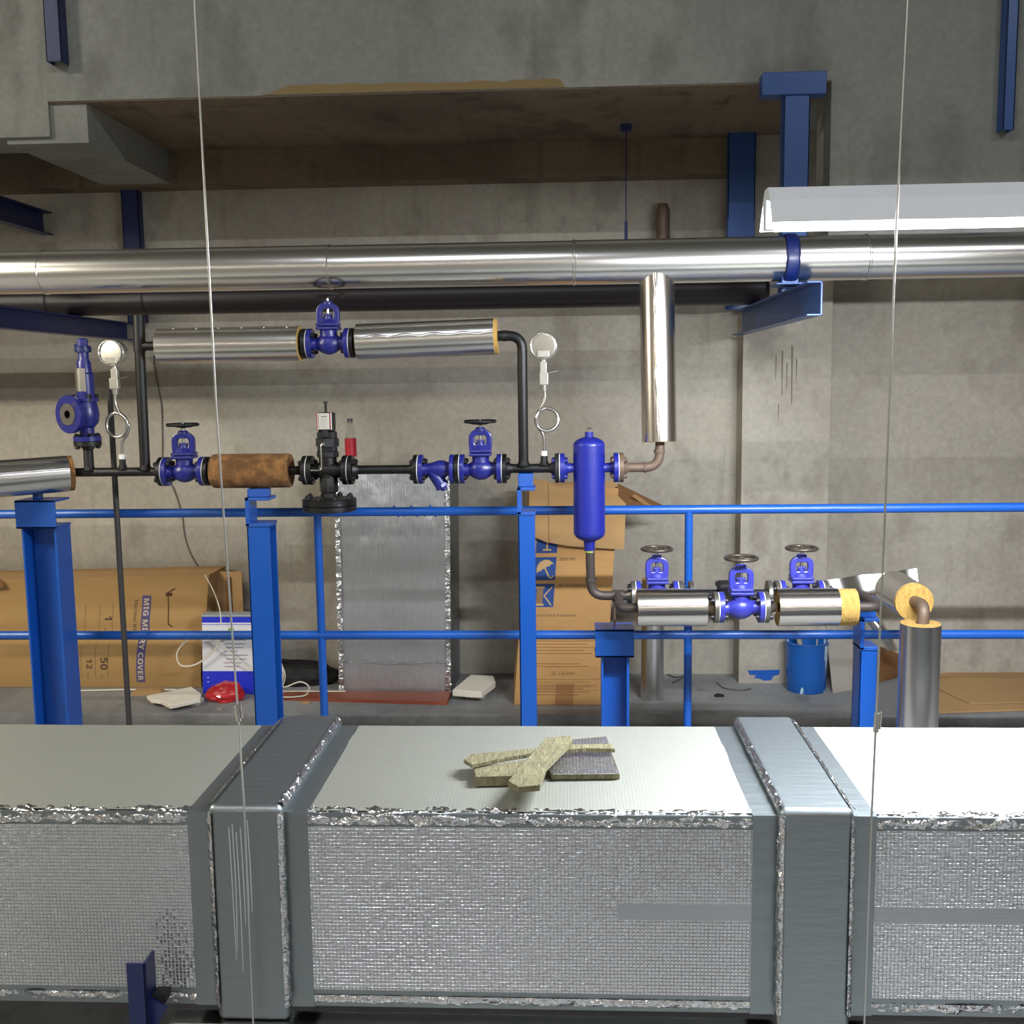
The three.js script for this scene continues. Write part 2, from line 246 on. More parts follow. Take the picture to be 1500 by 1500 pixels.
// ---------------------------------------------------------------- the insulated duct
const DZ0 = -2.16, DTOP = at(650, 1192, DZ0).y, DZ1 = onLevel(700, 1064, DTOP).z, DBOT = at(700, 1478, DZ0).y, LIP = 0.024;
{
  const x0 = -2.6, x1 = 2.6, duct = thing('insulated_duct', 'large rectangular duct wrapped in silver foil insulation with two raised collars', 'duct', V(0, DBOT, (DZ0 + DZ1) / 2));
  part('core', [metres(box(x0, x1, DBOT, DTOP - 0.002, DZ0 - 0.002, DZ1))], M.tape, duct);
  // collars: [front x of both edges at the near top edge]
  const col = [[at(303, 1188, DZ0 + LIP).x, at(412, 1188, DZ0 + LIP).x], [at(1143, 1192, DZ0 + LIP).x, at(1254, 1192, DZ0 + LIP).x]];
  for (const [a, b] of col) {
    const c = part('collar', [metres(rbox(a, b, DBOT - LIP, DTOP + LIP, DZ1 - LIP, DZ0 + LIP, 0.016, 4))], M.tape, duct, 'raised foil-wrapped joint collar');
    // crumpled foil along the shoulders of the collar and pleats down its front
    for (const [e, s] of [[a, -1], [b, 1]]) {
      part('collar_edge_foil', [
        metres(quadSheet((u, v) => { const r = 0.012, t = v * Math.PI / 2, n = 0.006 * (fbm(u * 40, v * 5, 64, 3, 800 + e * 10) - 0.5); return V(e + s * (-0.009 + (r + n) * Math.sin(t)), DTOP + LIP - 0.0085 + (r + n) * Math.cos(t), DZ0 + LIP - 0.015 + (DZ1 - DZ0) * u); }, 160, 6)),
        metres(quadSheet((u, v) => { const r = 0.012, t = v * Math.PI / 2, n = 0.005 * (fbm(u * 40, v * 5, 64, 3, 820 + e * 10) - 0.5); return V(e + s * (-0.009 + (r + n) * Math.sin(t)), DTOP + LIP - 0.012 + (DBOT - DTOP) * u, DZ0 + LIP - 0.0085 + (r + n) * Math.cos(t)); }, 120, 6))], M.wrinkled, c);
    }
    for (let k = 0; k < 6 && a < 0; k++) { const x = a + (b - a) * (0.28 + 0.05 * k + 0.02 * rnd()), l = 0.1 + 0.22 * rnd(), y = DTOP - 0.005 - 0.03 * rnd(); part('pleat', [smooth([V(x, y, DZ0 + LIP - 0.0006), V(x + 0.002, y - l / 2, DZ0 + LIP - 0.0004), V(x + 0.005 * (rnd() - 0.3), y - l, DZ0 + LIP - 0.001)], 0.0013, 12, 6)], M.foilCrease, c); }
    // flat tape on both sides of the collar
    part('joint_tape', [metres(box(a - 0.052, a, DBOT, DTOP + 0.0015, DZ1, DZ0 + 0.0015)), metres(box(b, b + 0.05, DBOT, DTOP + 0.0015, DZ1, DZ0 + 0.0015))], M.tape, duct);
  }
  const spans = [[x0, col[0][0] - 0.05], [col[0][1] + 0.048, col[1][0] - 0.05], [col[1][1] + 0.048, x1]];
  spans.forEach(([a, b], i) => {
    part('front_panel', [metres(box(a, b, DBOT + 0.04, DTOP - 0.03, DZ0 - 0.01, DZ0 + 0.0008))], M.scrim, duct, 'silver foil face with a fine square thread grid');
    part('top_panel', [metres(quadSheet((u, v) => V(a + (b - a) * u, DTOP + 0.0008 + 0.003 * (fbm(u * (b - a) * 4, v * 2.5, 64, 3, 850 + i) - 0.45), DZ0 - 0.012 + (DZ1 - DZ0 + 0.012) * v), 90, 40))], M.scrimTop, duct, 'dull silver foil top');
    // crumpled foil corner along the upper front edge and along the lower one
    const edge = (Y, dir, amp, sd) => metres(quadSheet((u, v) => { const L = b - a, r = 0.02, t = -0.5 + v * (Math.PI / 2 + 0.9); const n = amp * (fbm(u * L * 34, v * 4, 256, 4, sd) - 0.5) + amp * 0.7 * (Math.abs(2 * fbm(u * L * 70, v * 6, 512, 2, sd + 9) - 1) - 0.4); return V(a + L * u, Y + dir * (-r + (r + n) * Math.cos(t) + (t < 0 ? 0 : 0)), DZ0 - r + 0.0015 + (r + n) * Math.sin(t) ); }, Math.round((b - a) * 260), 14));
    part('edge_foil', [edge(DTOP + 0.0025, 1, 0.011, 870 + i)], M.wrinkled, duct, 'crumpled bright foil along the upper edge');
    part('lower_edge_foil', [edge(DBOT - 0.001, -1, i === 1 ? 0.003 : 0.011, 880 + i)], M.wrinkled, duct);
    if (i) part('reflection_band', [metres(box(i === 1 ? a + (b - a) * 0.7 : a, b, DBOT + (DTOP - DBOT) * 0.475, DBOT + (DTOP - DBOT) * 0.555, DZ0 - 0.01, DZ0 + 0.0014))], M.scrimReflection, duct);  // painted reflection: duller foil strip standing in for a dark reflected band
  });
}
{ // support steel under and in front of the duct
  const y1 = DBOT - LIP - 0.002, xa = at(250, 1495, -2.14).x, g = [rbox(xa, 2.4, y1 - 0.004, y1, DZ0 - 0.02, DZ0 + 0.03, 0.001), rbox(xa, 2.4, y1 - 0.05, y1, DZ0 - 0.024, DZ0 - 0.02, 0.001)];
  single('duct_bearer', 'galvanised steel angle running under the foil duct', 'steel angle', g, M.steel, V(0.7, y1, DZ0));
  const p = at(184, 1411, -2.06), w = at(212, 1411, -2.06).x - p.x, st = thing('bracket_upright', 'dark blue steel upright with a gusset against the foil duct', 'bracket', V(p.x, FLOOR2, -2.06));
  part('upright', [rbox(p.x, p.x + w, FLOOR2, p.y, -2.066, -2.06, 0.002), rbox(p.x + w - 0.006, p.x + w, FLOOR2, p.y, -2.115, -2.06, 0.002)], M.navy, st);
  part('gusset', [plate([[p.x + w, p.y - 0.17], [p.x + w, p.y - 0.09], [p.x + w + 0.035, p.y - 0.11]], 0.006, -2.08)], M.navy, st);
  part('clip', [rbox(p.x + w, p.x + w + 0.03, p.y - 0.105, p.y - 0.085, -2.12, -2.085, 0.003)], M.black, st);
}
{ // two wire ropes hang in front of the duct
  const rope = (pts, sl, label) => {
    const P = pts.map(([x, y]) => at(x, y, -2.105)); const o = thing('wire_rope', label, 'wire rope', P[P.length - 1], 'wire ropes hanging in front of the duct');
    const top = P[0].clone().add(P[0].clone().sub(P[1]).multiplyScalar((ROOM.top - P[0].y) / (P[0].y - P[1].y)));
    const q = [top, ...P]; for (let i = 0; i + 1 < q.length; i++) part('strand', [cyl(q[i], q[i + 1], 0.0022, 0.0022, 8)], M.rope, o);
    const a = at(sl[0][0], sl[0][1], -2.105), b = at(sl[1][0], sl[1][1], -2.105);
    part('crimp_sleeve', [cyl(a, b, 0.0055, 0.0055, 10), cyl(a.clone().add(V(0.007, 0.003, 0)), b.clone().add(V(0.007, 0.006, 0)), 0.0025, 0.0025, 8)], M.steel, o);
  };
  rope([[285, 0], [318, 620], [349, 1050], [358, 1190], [371, 1500]], [[347, 1032], [350, 1056]], 'thin steel wire rope crossing the brown fibre pipe sleeve');
  rope([[1330, 0], [1313, 330], [1296, 760], [1283, 1060], [1277, 1190], [1266, 1500]], [[1285, 1045], [1283, 1072]], 'thin steel wire rope passing in front of the glowing tube light');
}
{ // offcuts of insulation lying on the duct
  const T = DTOP + 0.004;
  const slab = (pts, y0, th, mat, label, lift = 0) => { // outline given by photograph points on the level of its upper face
    const q = pts.map(([x, y]) => onLevel(x, y, y0 + th)); const s = new THREE.Shape(q.map((p) => new THREE.Vector2(p.x, -p.z)));
    const g = new THREE.ExtrudeGeometry(s, { depth: th, bevelEnabled: true, bevelSize: 0.001, bevelThickness: 0.001, bevelSegments: 1 }); g.rotateX(-Math.PI / 2); g.translate(0, y0, 0);
    const o = thing('insulation_offcut', label, 'offcut', V(q[0].x, y0, q[0].z)); part('slab', [metres(g)], mat, o); return [o, q];
  };
  const [o1] = slab([[832, 1084], [888, 1079], [907, 1133], [809, 1134], [790, 1110]], T, 0.012, M.wool, 'square insulation offcut with ribbed silver foil face on the duct');
  part('foil_face', [(() => { const q = [[832, 1084], [888, 1079], [907, 1133], [809, 1134], [790, 1110]].map(([x, y]) => onLevel(x, y, T + 0.0145)); const s = new THREE.Shape(q.map((p) => new THREE.Vector2(p.x, -p.z))); const g = new THREE.ExtrudeGeometry(s, { depth: 0.001, bevelEnabled: false }); g.rotateX(-Math.PI / 2); g.translate(0, T + 0.0135, 0); return metres(g); })()], M.scrim, o1);
  slab([[695, 1124], [770, 1114], [790, 1122], [770, 1136], [697, 1138]], T, 0.022, M.wool, 'short thick grey wool offcut lying flat on the duct');
  slab([[680, 1113], [690, 1105], [760, 1099], [840, 1091], [895, 1090], [900, 1097], [860, 1096], [800, 1100], [740, 1110], [692, 1120]], T + 0.026, 0.008, M.wool, 'long curved strip of grey wool resting on other offcuts');
  slab([[800, 1081], [835, 1078], [838, 1084], [822, 1100], [800, 1122], [790, 1150], [760, 1153], [745, 1144], [770, 1115]], T + 0.038, 0.012, M.wool, 'greenish wool offcut lying crosswise on top of the other offcuts');
}

// ---------------------------------------------------------------- railing and steel posts
const ZS = -4.06, ZF = -3.84, ZR = -4.27, LINE = at(500, 688.5, ZS).y, BYP = at(480, 503, ZS).y, LOW = at(1000, 872, ZS).y;
{
  const o = thing('pipe_railing', 'bright blue steel pipe railing with two rails behind the pipework', 'railing', V(0, FLOOR2, ZR)), x0 = -3.2, x1 = 3.2, yt = 1.1, ym = 0.587;
  part('top_rail', [cyl(V(x0, yt, ZR), V(x1, yt, ZR), 0.0185)], M.rail, o); part('middle_rail', [cyl(V(x0, ym, ZR), V(x1, ym, ZR), 0.0185)], M.rail, o);
  const p1 = at(470, 900, ZR).x, p2 = at(1008, 900, ZR).x; for (const x of [p1 - (p2 - p1), p1, p2, p2 + (p2 - p1)]) part('rail_post', [cyl(V(x, FLOOR2, ZR), V(x, yt, ZR), 0.0165), rbox(x - 0.05, x + 0.05, FLOOR2, FLOOR2 + 0.008, ZR - 0.05, ZR + 0.05, 0.002)], M.rail, o);
  for (let i = 0; i < 8; i++) { const p = at(574 + i * 9 + 4 * rnd(), i % 3 ? 755.5 : 741.5, ZR); part('paint_drip', [new THREE.SphereGeometry(0.004 + 0.002 * rnd(), 8, 6).translate(p.x, p.y, ZR + 0.002)], M.rail, o); }
}
// channel section: web along the far side, flanges pointing to +x, +y ... given as boxes
function postH(px0, px1, headTop, headBot, hx0, hx1, label) { // broad flanged post with a short channel lying on its head
  const z = ZS, a = at(px0, headBot + 30, z + 0.06), b = at(px1, headBot + 30, z + 0.06), x0 = a.x, x1 = b.x, t = 0.008, w = x1 - x0; const yb = at(px0, headBot, z + 0.06).y, yt = at(px0, headTop, z + 0.07).y, hx = at(hx0, headBot - 20, z + 0.075).x, hX = at(hx1, headBot - 20, z + 0.075).x;
  const o = thing('steel_support_post', label, 'support post', V((x0 + x1) / 2, FLOOR2, z));
  part('flange', [rbox(x0, x0 + t, FLOOR2, yb, z - 0.06, z + 0.06, 0.002)], M.post, o); part('flange', [rbox(x1 - t * 1.3, x1, FLOOR2, yb, z - 0.06, z + 0.06, 0.002)], M.post, o); part('web', [rbox(x0 + t, x1 - t, FLOOR2, yb, z - 0.024, z - 0.016, 0.002)], M.post, o);
  part('foot_plate', [rbox(x0 - 0.04, x1 + 0.04, FLOOR2, FLOOR2 + 0.01, z - 0.1, z + 0.1, 0.002)], M.post, o);
  const h = part('head_channel', [rbox(hx, hX, yb, yt, z + 0.067, z + 0.075, 0.002), rbox(hx, hX, yb, yb + 0.009, z - 0.05, z + 0.075, 0.002), rbox(hx, hX, yt - 0.009, yt, z - 0.05, z + 0.075, 0.002)], M.post, o);
  return [o, yt, (x0 + x1) / 2];
}
{
  const [c1, y1, x1] = postH(33, 84, 733, 774, 22, 81, 'wide blue steel post under the silver-clad pipe with a rusty end'); const sx = at(55, 720, ZS).x;
  part('pipe_shoe', [rbox(sx - 0.012, sx + 0.012, y1, at(55, 717, ZS).y, ZS - 0.02, ZS + 0.02, 0.002)], M.post, c1);
  const [c4, y4, x4] = postH(881, 922, 922, 962, 872, 929, 'wide blue steel post beside the tall carton under the drain valves'); const rx = at(900, 905, ZS).x;
  part('pipe_stud', [cyl(V(rx, y4, ZS), V(rx, LOW - 0.02, ZS), 0.005)], M.rust, c4);
}
function postC(px0, px1, headTop, headBot, capTop, label, yTop) { // slender channel post, open to one side, a short channel on end as its head
  const z = ZS, x0 = at(px0, headBot + 40, z + 0.05).x, x1 = at(px1, headBot + 40, z + 0.05).x, t = 0.007, yb = at(px0, headBot, z + 0.05).y, yt = at(px0, headTop, z + 0.05).y, yc = yTop ?? at(px0, capTop, z).y;
  const o = thing('steel_support_post', label, 'support post', V((x0 + x1) / 2, FLOOR2, z));
  part('web', [rbox(x0, x0 + t, FLOOR2, yb, z - 0.05, z + 0.05, 0.002)], M.post, o); part('flange', [rbox(x0, x1, FLOOR2, yb, z + 0.042, z + 0.05, 0.002)], M.post, o); part('flange', [rbox(x0, x1, FLOOR2, yb, z - 0.05, z - 0.042, 0.002)], M.post, o);
  part('foot_plate', [rbox(x0 - 0.04, x1 + 0.04, FLOOR2, FLOOR2 + 0.01, z - 0.09, z + 0.09, 0.002)], M.post, o);
  part('head_channel', [rbox(x0 - 0.002, x0 + 0.014, yb, yt, z - 0.05, z + 0.055, 0.002), rbox(x0 - 0.002, x1 + 0.004, yb - 0.002, yb + 0.012, z - 0.05, z + 0.055, 0.002), rbox(x0 - 0.002, x1 + 0.004, yt - 0.012, yt, z - 0.05, z + 0.055, 0.002)], M.post, o);
  part('pipe_clip', [rbox(x0 + 0.002, x1 - 0.004, yt, yc, z - 0.012, z + 0.034, 0.003)], M.post, o);
  return o;
}
postC(363, 396, 729, 771, 716, 'slender blue steel post under the brown fibre pipe sleeve', LINE - 0.0675);
postC(759, 783, 714, 754, 692, 'slender blue steel post between the foil block and the tall carton', LINE - 0.0175);
postC(1259, 1284, 906, 952, 870, 'slender blue steel post beside the upright silver-clad pipe', LOW - 0.005);

// ---------------------------------------------------------------- valves and fittings (metres, pipe along x)
const hexNut = new THREE.CylinderGeometry(0.0105, 0.0105, 0.012, 6).rotateZ(Math.PI / 2);
const boltShape = join([new THREE.CylinderGeometry(0.006, 0.006, 0.062, 8).rotateZ(Math.PI / 2), hexNut.clone().translate(0.022, 0, 0), hexNut.clone().translate(-0.022, 0, 0)]);
const FR = 0.0565; // flange radius
const flangeShape = (x0, x1, r = FR) => turned([[0.014, 0], [r - 0.0015, 0], [r, 0.0015], [r, x1 - x0 - 0.0015], [r - 0.0015, x1 - x0], [0.014, x1 - x0]], V(x0, 0, 0), V(1, 0, 0), 32);
const counterShape = (s) => turned([[0.014, 0], [FR - 0.001, 0], [FR, 0.001], [FR, 0.015], [FR - 0.001, 0.016], [0.03, 0.018], [0.0185, 0.034], [0.0175, 0.04]], V(s * 0.083, 0, 0), V(s, 0, 0), 32);
const gasketShape = (s) => turned([[0.01, 0], [FR - 0.002, 0], [FR - 0.002, 0.003], [0.01, 0.003]], V(s * 0.08, 0, 0), V(s, 0, 0), 32);
function local(name, gs, mat, parent, label) { const m = shadows(new THREE.Mesh(join(Array.isArray(gs) ? gs : [gs]), mat)); m.name = name; parent.add(m); if (label) m.userData.label = label; return m; }
function addFlangeSet(o, s, cm, bm, xs = 0.08, gaskets = true) { // counter flange, gasket and bolts at one end
  const d = s * (xs - 0.08);
  const c = local('counter_flange', counterShape(s), cm, o); c.position.x = d; if (gaskets) { const g = local('gasket', gasketShape(s), M.gasket, o); g.position.x = d; }
  for (let k = 0; k < 4; k++) { const a = Math.PI / 4 + k * Math.PI / 2, b = local('bolt', boltShape, bm, o); b.position.set(s * (xs + 0.001), 0.0425 * Math.cos(a), 0.0425 * Math.sin(a)); }
}
const arcPts = (cx, cy, rx, ry, a0, a1, n) => Array.from({ length: n + 1 }, (_, i) => [cx + rx * Math.cos(a0 + (a1 - a0) * i / n), cy + ry * Math.sin(a0 + (a1 - a0) * i / n)]);
const SH = {};
SH.globeBody = join([
  flangeShape(-0.08, -0.062), flangeShape(0.062, 0.08),
  turned([[0.027, 0], [0.024, 0.014], [0.025, 0.022], [0.035, 0.036], [0.041, 0.052], [0.042, 0.066], [0.039, 0.08], [0.031, 0.096], [0.0245, 0.106], [0.0245, 0.113], [0.027, 0.126]], V(-0.063, -0.004, 0), V(1, 0.04, 0), 28),
  turned([[0.036, 0], [0.032, 0.03], [0.033, 0.048], [0.037, 0.053]], V(0, 0.0, 0), V(0, 1, 0), 24),
  rbox(-0.042, 0.042, 0.05, 0.062, -0.042, 0.042, 0.005, 3)]);
SH.bonnet = join([rbox(-0.041, 0.041, 0.0635, 0.075, -0.041, 0.041, 0.005, 3), turned([[0.034, 0], [0.026, 0.012], [0.015, 0.016], [0.014, 0.028], [0.001, 0.028]], V(0, 0.074, 0), V(0, 1, 0), 24)]);
{
  const w = 0.04, y0 = 0.074, y1 = 0.15; const outer = [[-w + 0.002, y0], [w - 0.002, y0], [w + 0.0005, y0 + 0.022], ...arcPts(0, y1 - 0.03, w, 0.03, 0, Math.PI, 14), [-w - 0.0005, y0 + 0.022]];
  const hole = [[-0.021, y0 + 0.016], [-0.027, y0 + 0.026], [-0.027, y1 - 0.028], [-0.018, y1 - 0.017], [0.018, y1 - 0.017], [0.027, y1 - 0.028], [0.027, y0 + 0.026], [0.021, y0 + 0.016]];
  SH.yoke = join([plate(outer, 0.018, 0.009, [hole], 0.004), turned([[0.019, 0], [0.019, 0.01], [0.014, 0.014], [0.001, 0.014]], V(0, 0.145, 0), V(0, 1, 0), 20)]);
}
SH.gland = join([rbox(-0.017, 0.017, 0.103, 0.108, -0.007, 0.007, 0.002), turned([[0.008, 0], [0.007, 0.012], [0.001, 0.012]], V(0, 0.1, 0), V(0, 1, 0), 12), new THREE.CylinderGeometry(0.0025, 0.0025, 0.02, 6).translate(0.014, 0.102, 0), new THREE.CylinderGeometry(0.0025, 0.0025, 0.02, 6).translate(-0.014, 0.102, 0)]);
SH.stem = turned([[0.0058, 0], [0.0058, 0.09], [0.004, 0.092], [0.001, 0.092]], V(0, 0.1, 0), V(0, 1, 0), 12);
const WHEEL = 0.178; SH.wheelRim = new THREE.TorusGeometry(0.0565, 0.0066, 10, 40).rotateX(Math.PI / 2).translate(0, WHEEL + 0.003, 0);
SH.wheelHub = turned([[0.012, -0.01], [0.013, 0.004], [0.009, 0.008], [0.001, 0.008]], V(0, WHEEL, 0), V(0, 1, 0), 16);
SH.spoke = (k) => smooth([V(0, WHEEL - 0.004, 0), V(0.028, WHEEL - 0.004, 0), V(0.056, WHEEL + 0.003, 0)], 0.0048, 8, 6).rotateY(0.6 + k * Math.PI * 2 / 3);
function globeValve(label, pos, look, turn = 0, group, wheelTurn = 0) {
  const o = thing('globe_valve', label, 'valve', pos, group); o.rotation.y = turn;
  local('body', SH.globeBody, look.body, o); local('bonnet', SH.bonnet, look.body, o); local('yoke', SH.yoke, look.body, o); local('gland', SH.gland, look.body, o); local('stem', SH.stem, M.steel, o);
  const h = local('handwheel', SH.wheelRim, look.wheel, o); local('hub', SH.wheelHub, look.wheel, h); for (let k = 0; k < 3; k++) local('spoke', SH.spoke(k + wheelTurn), look.wheel, h);
  addFlangeSet(o, -1, look.counter, look.bolt); addFlangeSet(o, 1, look.counter, look.bolt); return o;
}
const dark = { body: M.valve, wheel: M.black, counter: M.black, bolt: M.black }, light = { body: M.valveLow, wheel: M.ironWheel, counter: M.steelFlange, bolt: M.bolt };
const X = (px, py = 690, z = ZS) => at(px, py, z).x;
globeValve('blue globe valve with black handwheel beside the brown fibre sleeve', V(X(271), LINE, ZS), dark);
const xv2 = X(704.5); globeValve('blue globe valve with black handwheel bolted to the strainer', V(xv2, LINE, ZS), dark, 0, undefined, 0.4);
globeValve('blue valve between two silver-clad pipes just under the big silver pipe', V(X(482, 503), BYP, ZS), dark);
const xb1 = X(962, 872), xb2 = X(1173, 872), xf = X(1085, 890, ZF);
globeValve('violet-blue globe valve beside the blue rail post behind silver cladding', V(xb1, LOW, ZS), light, 0);
globeValve('violet-blue globe valve behind the clad pipe with a yellow fibre end', V(xb2, LOW, ZS), light, 0, undefined, 0.3);
globeValve('violet-blue globe valve joined between two short silver-clad pipes', V(xf, LOW, ZF), light, 0, undefined, 0.5);

// ---- Y strainer
{
  const L = 0.066, cx = xv2 - 0.083 - 0.0165 - L - 0.003, o = thing('y_strainer', 'blue cast strainer with an angled leg beside a globe valve', 'strainer', V(cx, LINE, ZS));
  local('body', join([turned([[0.026, 0], [0.023, 0.012], [0.024, 0.03], [0.034, 0.06], [0.034, 0.08], [0.026, 0.1], [0.025, 0.12]], V(-0.055, 0, 0), V(1, 0, 0), 26), flangeShape(-0.07, -0.053), flangeShape(0.05, 0.066), cyl(V(-0.022, -0.004, 0), V(0.016, -0.06, 0), 0.024, 0.026)]), M.valve, o);
  local('strainer_cap', join([turned([[0.026, 0], [0.03, 0.002], [0.03, 0.014], [0.016, 0.018], [0.012, 0.028], [0.001, 0.028]], V(0.0145, -0.057, 0), V(0.55, -0.82, 0), 6)]), M.valve, o);
  addFlangeSet(o, -1, M.black, M.black, 0.0705);
}
// ---- pressure reducing valve
{
  const cx = X(481), o = thing('pressure_reducing_valve', 'black pressure reducing valve with a silver nameplate and broad round base flange', 'valve', V(cx, LINE, ZS));
  local('body', join([turned([[0.03, 0], [0.027, 0.02], [0.03, 0.036], [0.037, 0.05], [0.037, 0.09], [0.03, 0.11], [0.027, 0.126], [0.03, 0.14]], V(-0.07, 0, 0), V(1, 0, 0), 26), flangeShape(-0.078, -0.058), flangeShape(0.058, 0.078), turned([[0.034, -0.03], [0.034, 0.055], [0.04, 0.06], [0.04, 0.062]], V(0, 0, 0), V(0, 1, 0), 24)]), M.black, o);
  const Y = (py) => at(481, py, ZS).y - LINE;
  local('pilot_chamber', join([turned([[0.04, 0], [0.043, 0.004], [0.043, 0.02], [0.036, 0.026]], V(0, 0.05, 0), V(0, 1, 0), 8), rbox(-0.034, 0.034, 0.07, 0.15, -0.03, 0.03, 0.008, 3), turned([[0.045, 0], [0.045, 0.03], [0.03, 0.036]], V(0, 0.092, 0), V(0, 1, 0), 8)]), M.blackMatt, o);
  local('spring_housing', join([rbox(-0.032, 0.03, 0.15, 0.222, -0.028, 0.028, 0.008, 3)]), M.black, o);
  local('nameplate', rbox(-0.024, 0.017, 0.158, 0.22, 0.0275, 0.0295, 0.0008), std({ map: printed(128, 192, (x, w, h) => { x.fillStyle = '#c9c6be'; x.fillRect(0, 0, w, h); x.fillStyle = '#77736c'; x.fillRect(26, 34, 74, 12); for (let i = 0; i < 7; i++) { x.fillStyle = '#9a968e'; x.fillRect(20, 62 + i * 16, 84 - (i % 3) * 10, 4); } }), roughness: 0.4, metalness: 0.2 }), o);
  local('red_stripe', join([rbox(-0.0318, -0.026, 0.156, 0.222, 0.0255, 0.0287, 0.0008), rbox(0.0185, 0.022, 0.156, 0.222, 0.0255, 0.0287, 0.0008)]), std({ color: 0x9c1c30, roughness: 0.4 }), o, 'dark red stripes beside the nameplate');
  local('bright_edge', join([rbox(-0.0285, -0.0262, 0.156, 0.222, 0.028, 0.0292, 0.0004), rbox(0.0222, 0.0252, 0.156, 0.222, 0.027, 0.0292, 0.0004)]), M.gasket, o);
  local('plate_screw', rbox(-0.014, 0.01, 0.128, 0.155, 0.028, 0.034, 0.003), M.bolt, o);
  local('adjusting_screw', join([cyl(V(-0.002, 0.22, 0), V(-0.002, 0.262, 0), 0.005), rbox(-0.009, 0.005, 0.256, 0.264, -0.004, 0.004, 0.002)]), M.black, o);
  local('pilot_tube', join([bent([V(-0.002, 0.104, 0.044), V(-0.013, 0.104, 0.056), V(-0.013, 0.004, 0.056), V(-0.058, 0.004, 0.056), V(-0.062, 0.004, 0.03)], 0.0032, 0.012, 10), turned([[0.007, 0], [0.007, 0.012], [0.001, 0.012]], V(-0.004, 0.104, 0.043), V(0, 0, 1), 6)]), M.steel, o);
  local('lower_neck', join([turned([[0.034, 0], [0.036, -0.01], [0.036, -0.055], [0.031, -0.062]], V(0, -0.025, 0), V(0, 1, 0), 8), cyl(V(0, -0.11, 0), V(0, -0.08, 0), 0.026)]), M.black, o);
  const dy = Y(748), dt = 0.048; local('diaphragm_flange', turned([[0.001, 0], [0.1, 0], [0.104, 0.003], [0.104, 0.021], [0.1, 0.0225], [0.104, 0.025], [0.104, dt - 0.002], [0.1, dt], [0.03, dt + 0.004], [0.001, dt + 0.004]], V(0, dy, 0), V(0, 1, 0), 40), M.black, o);
  const bg = join([new THREE.CylinderGeometry(0.011, 0.011, 0.012, 6), new THREE.CylinderGeometry(0.006, 0.006, 0.022, 8)]); for (let k = 0; k < 8; k++) { const b = local('bolt', bg, M.black, o); b.position.set(0.084 * Math.cos(k * Math.PI / 4 + 0.3), dy + dt + 0.006, 0.084 * Math.sin(k * Math.PI / 4 + 0.3)); }
  addFlangeSet(o, -1, M.black, M.black, 0.078); addFlangeSet(o, 1, M.black, M.black, 0.078);
}
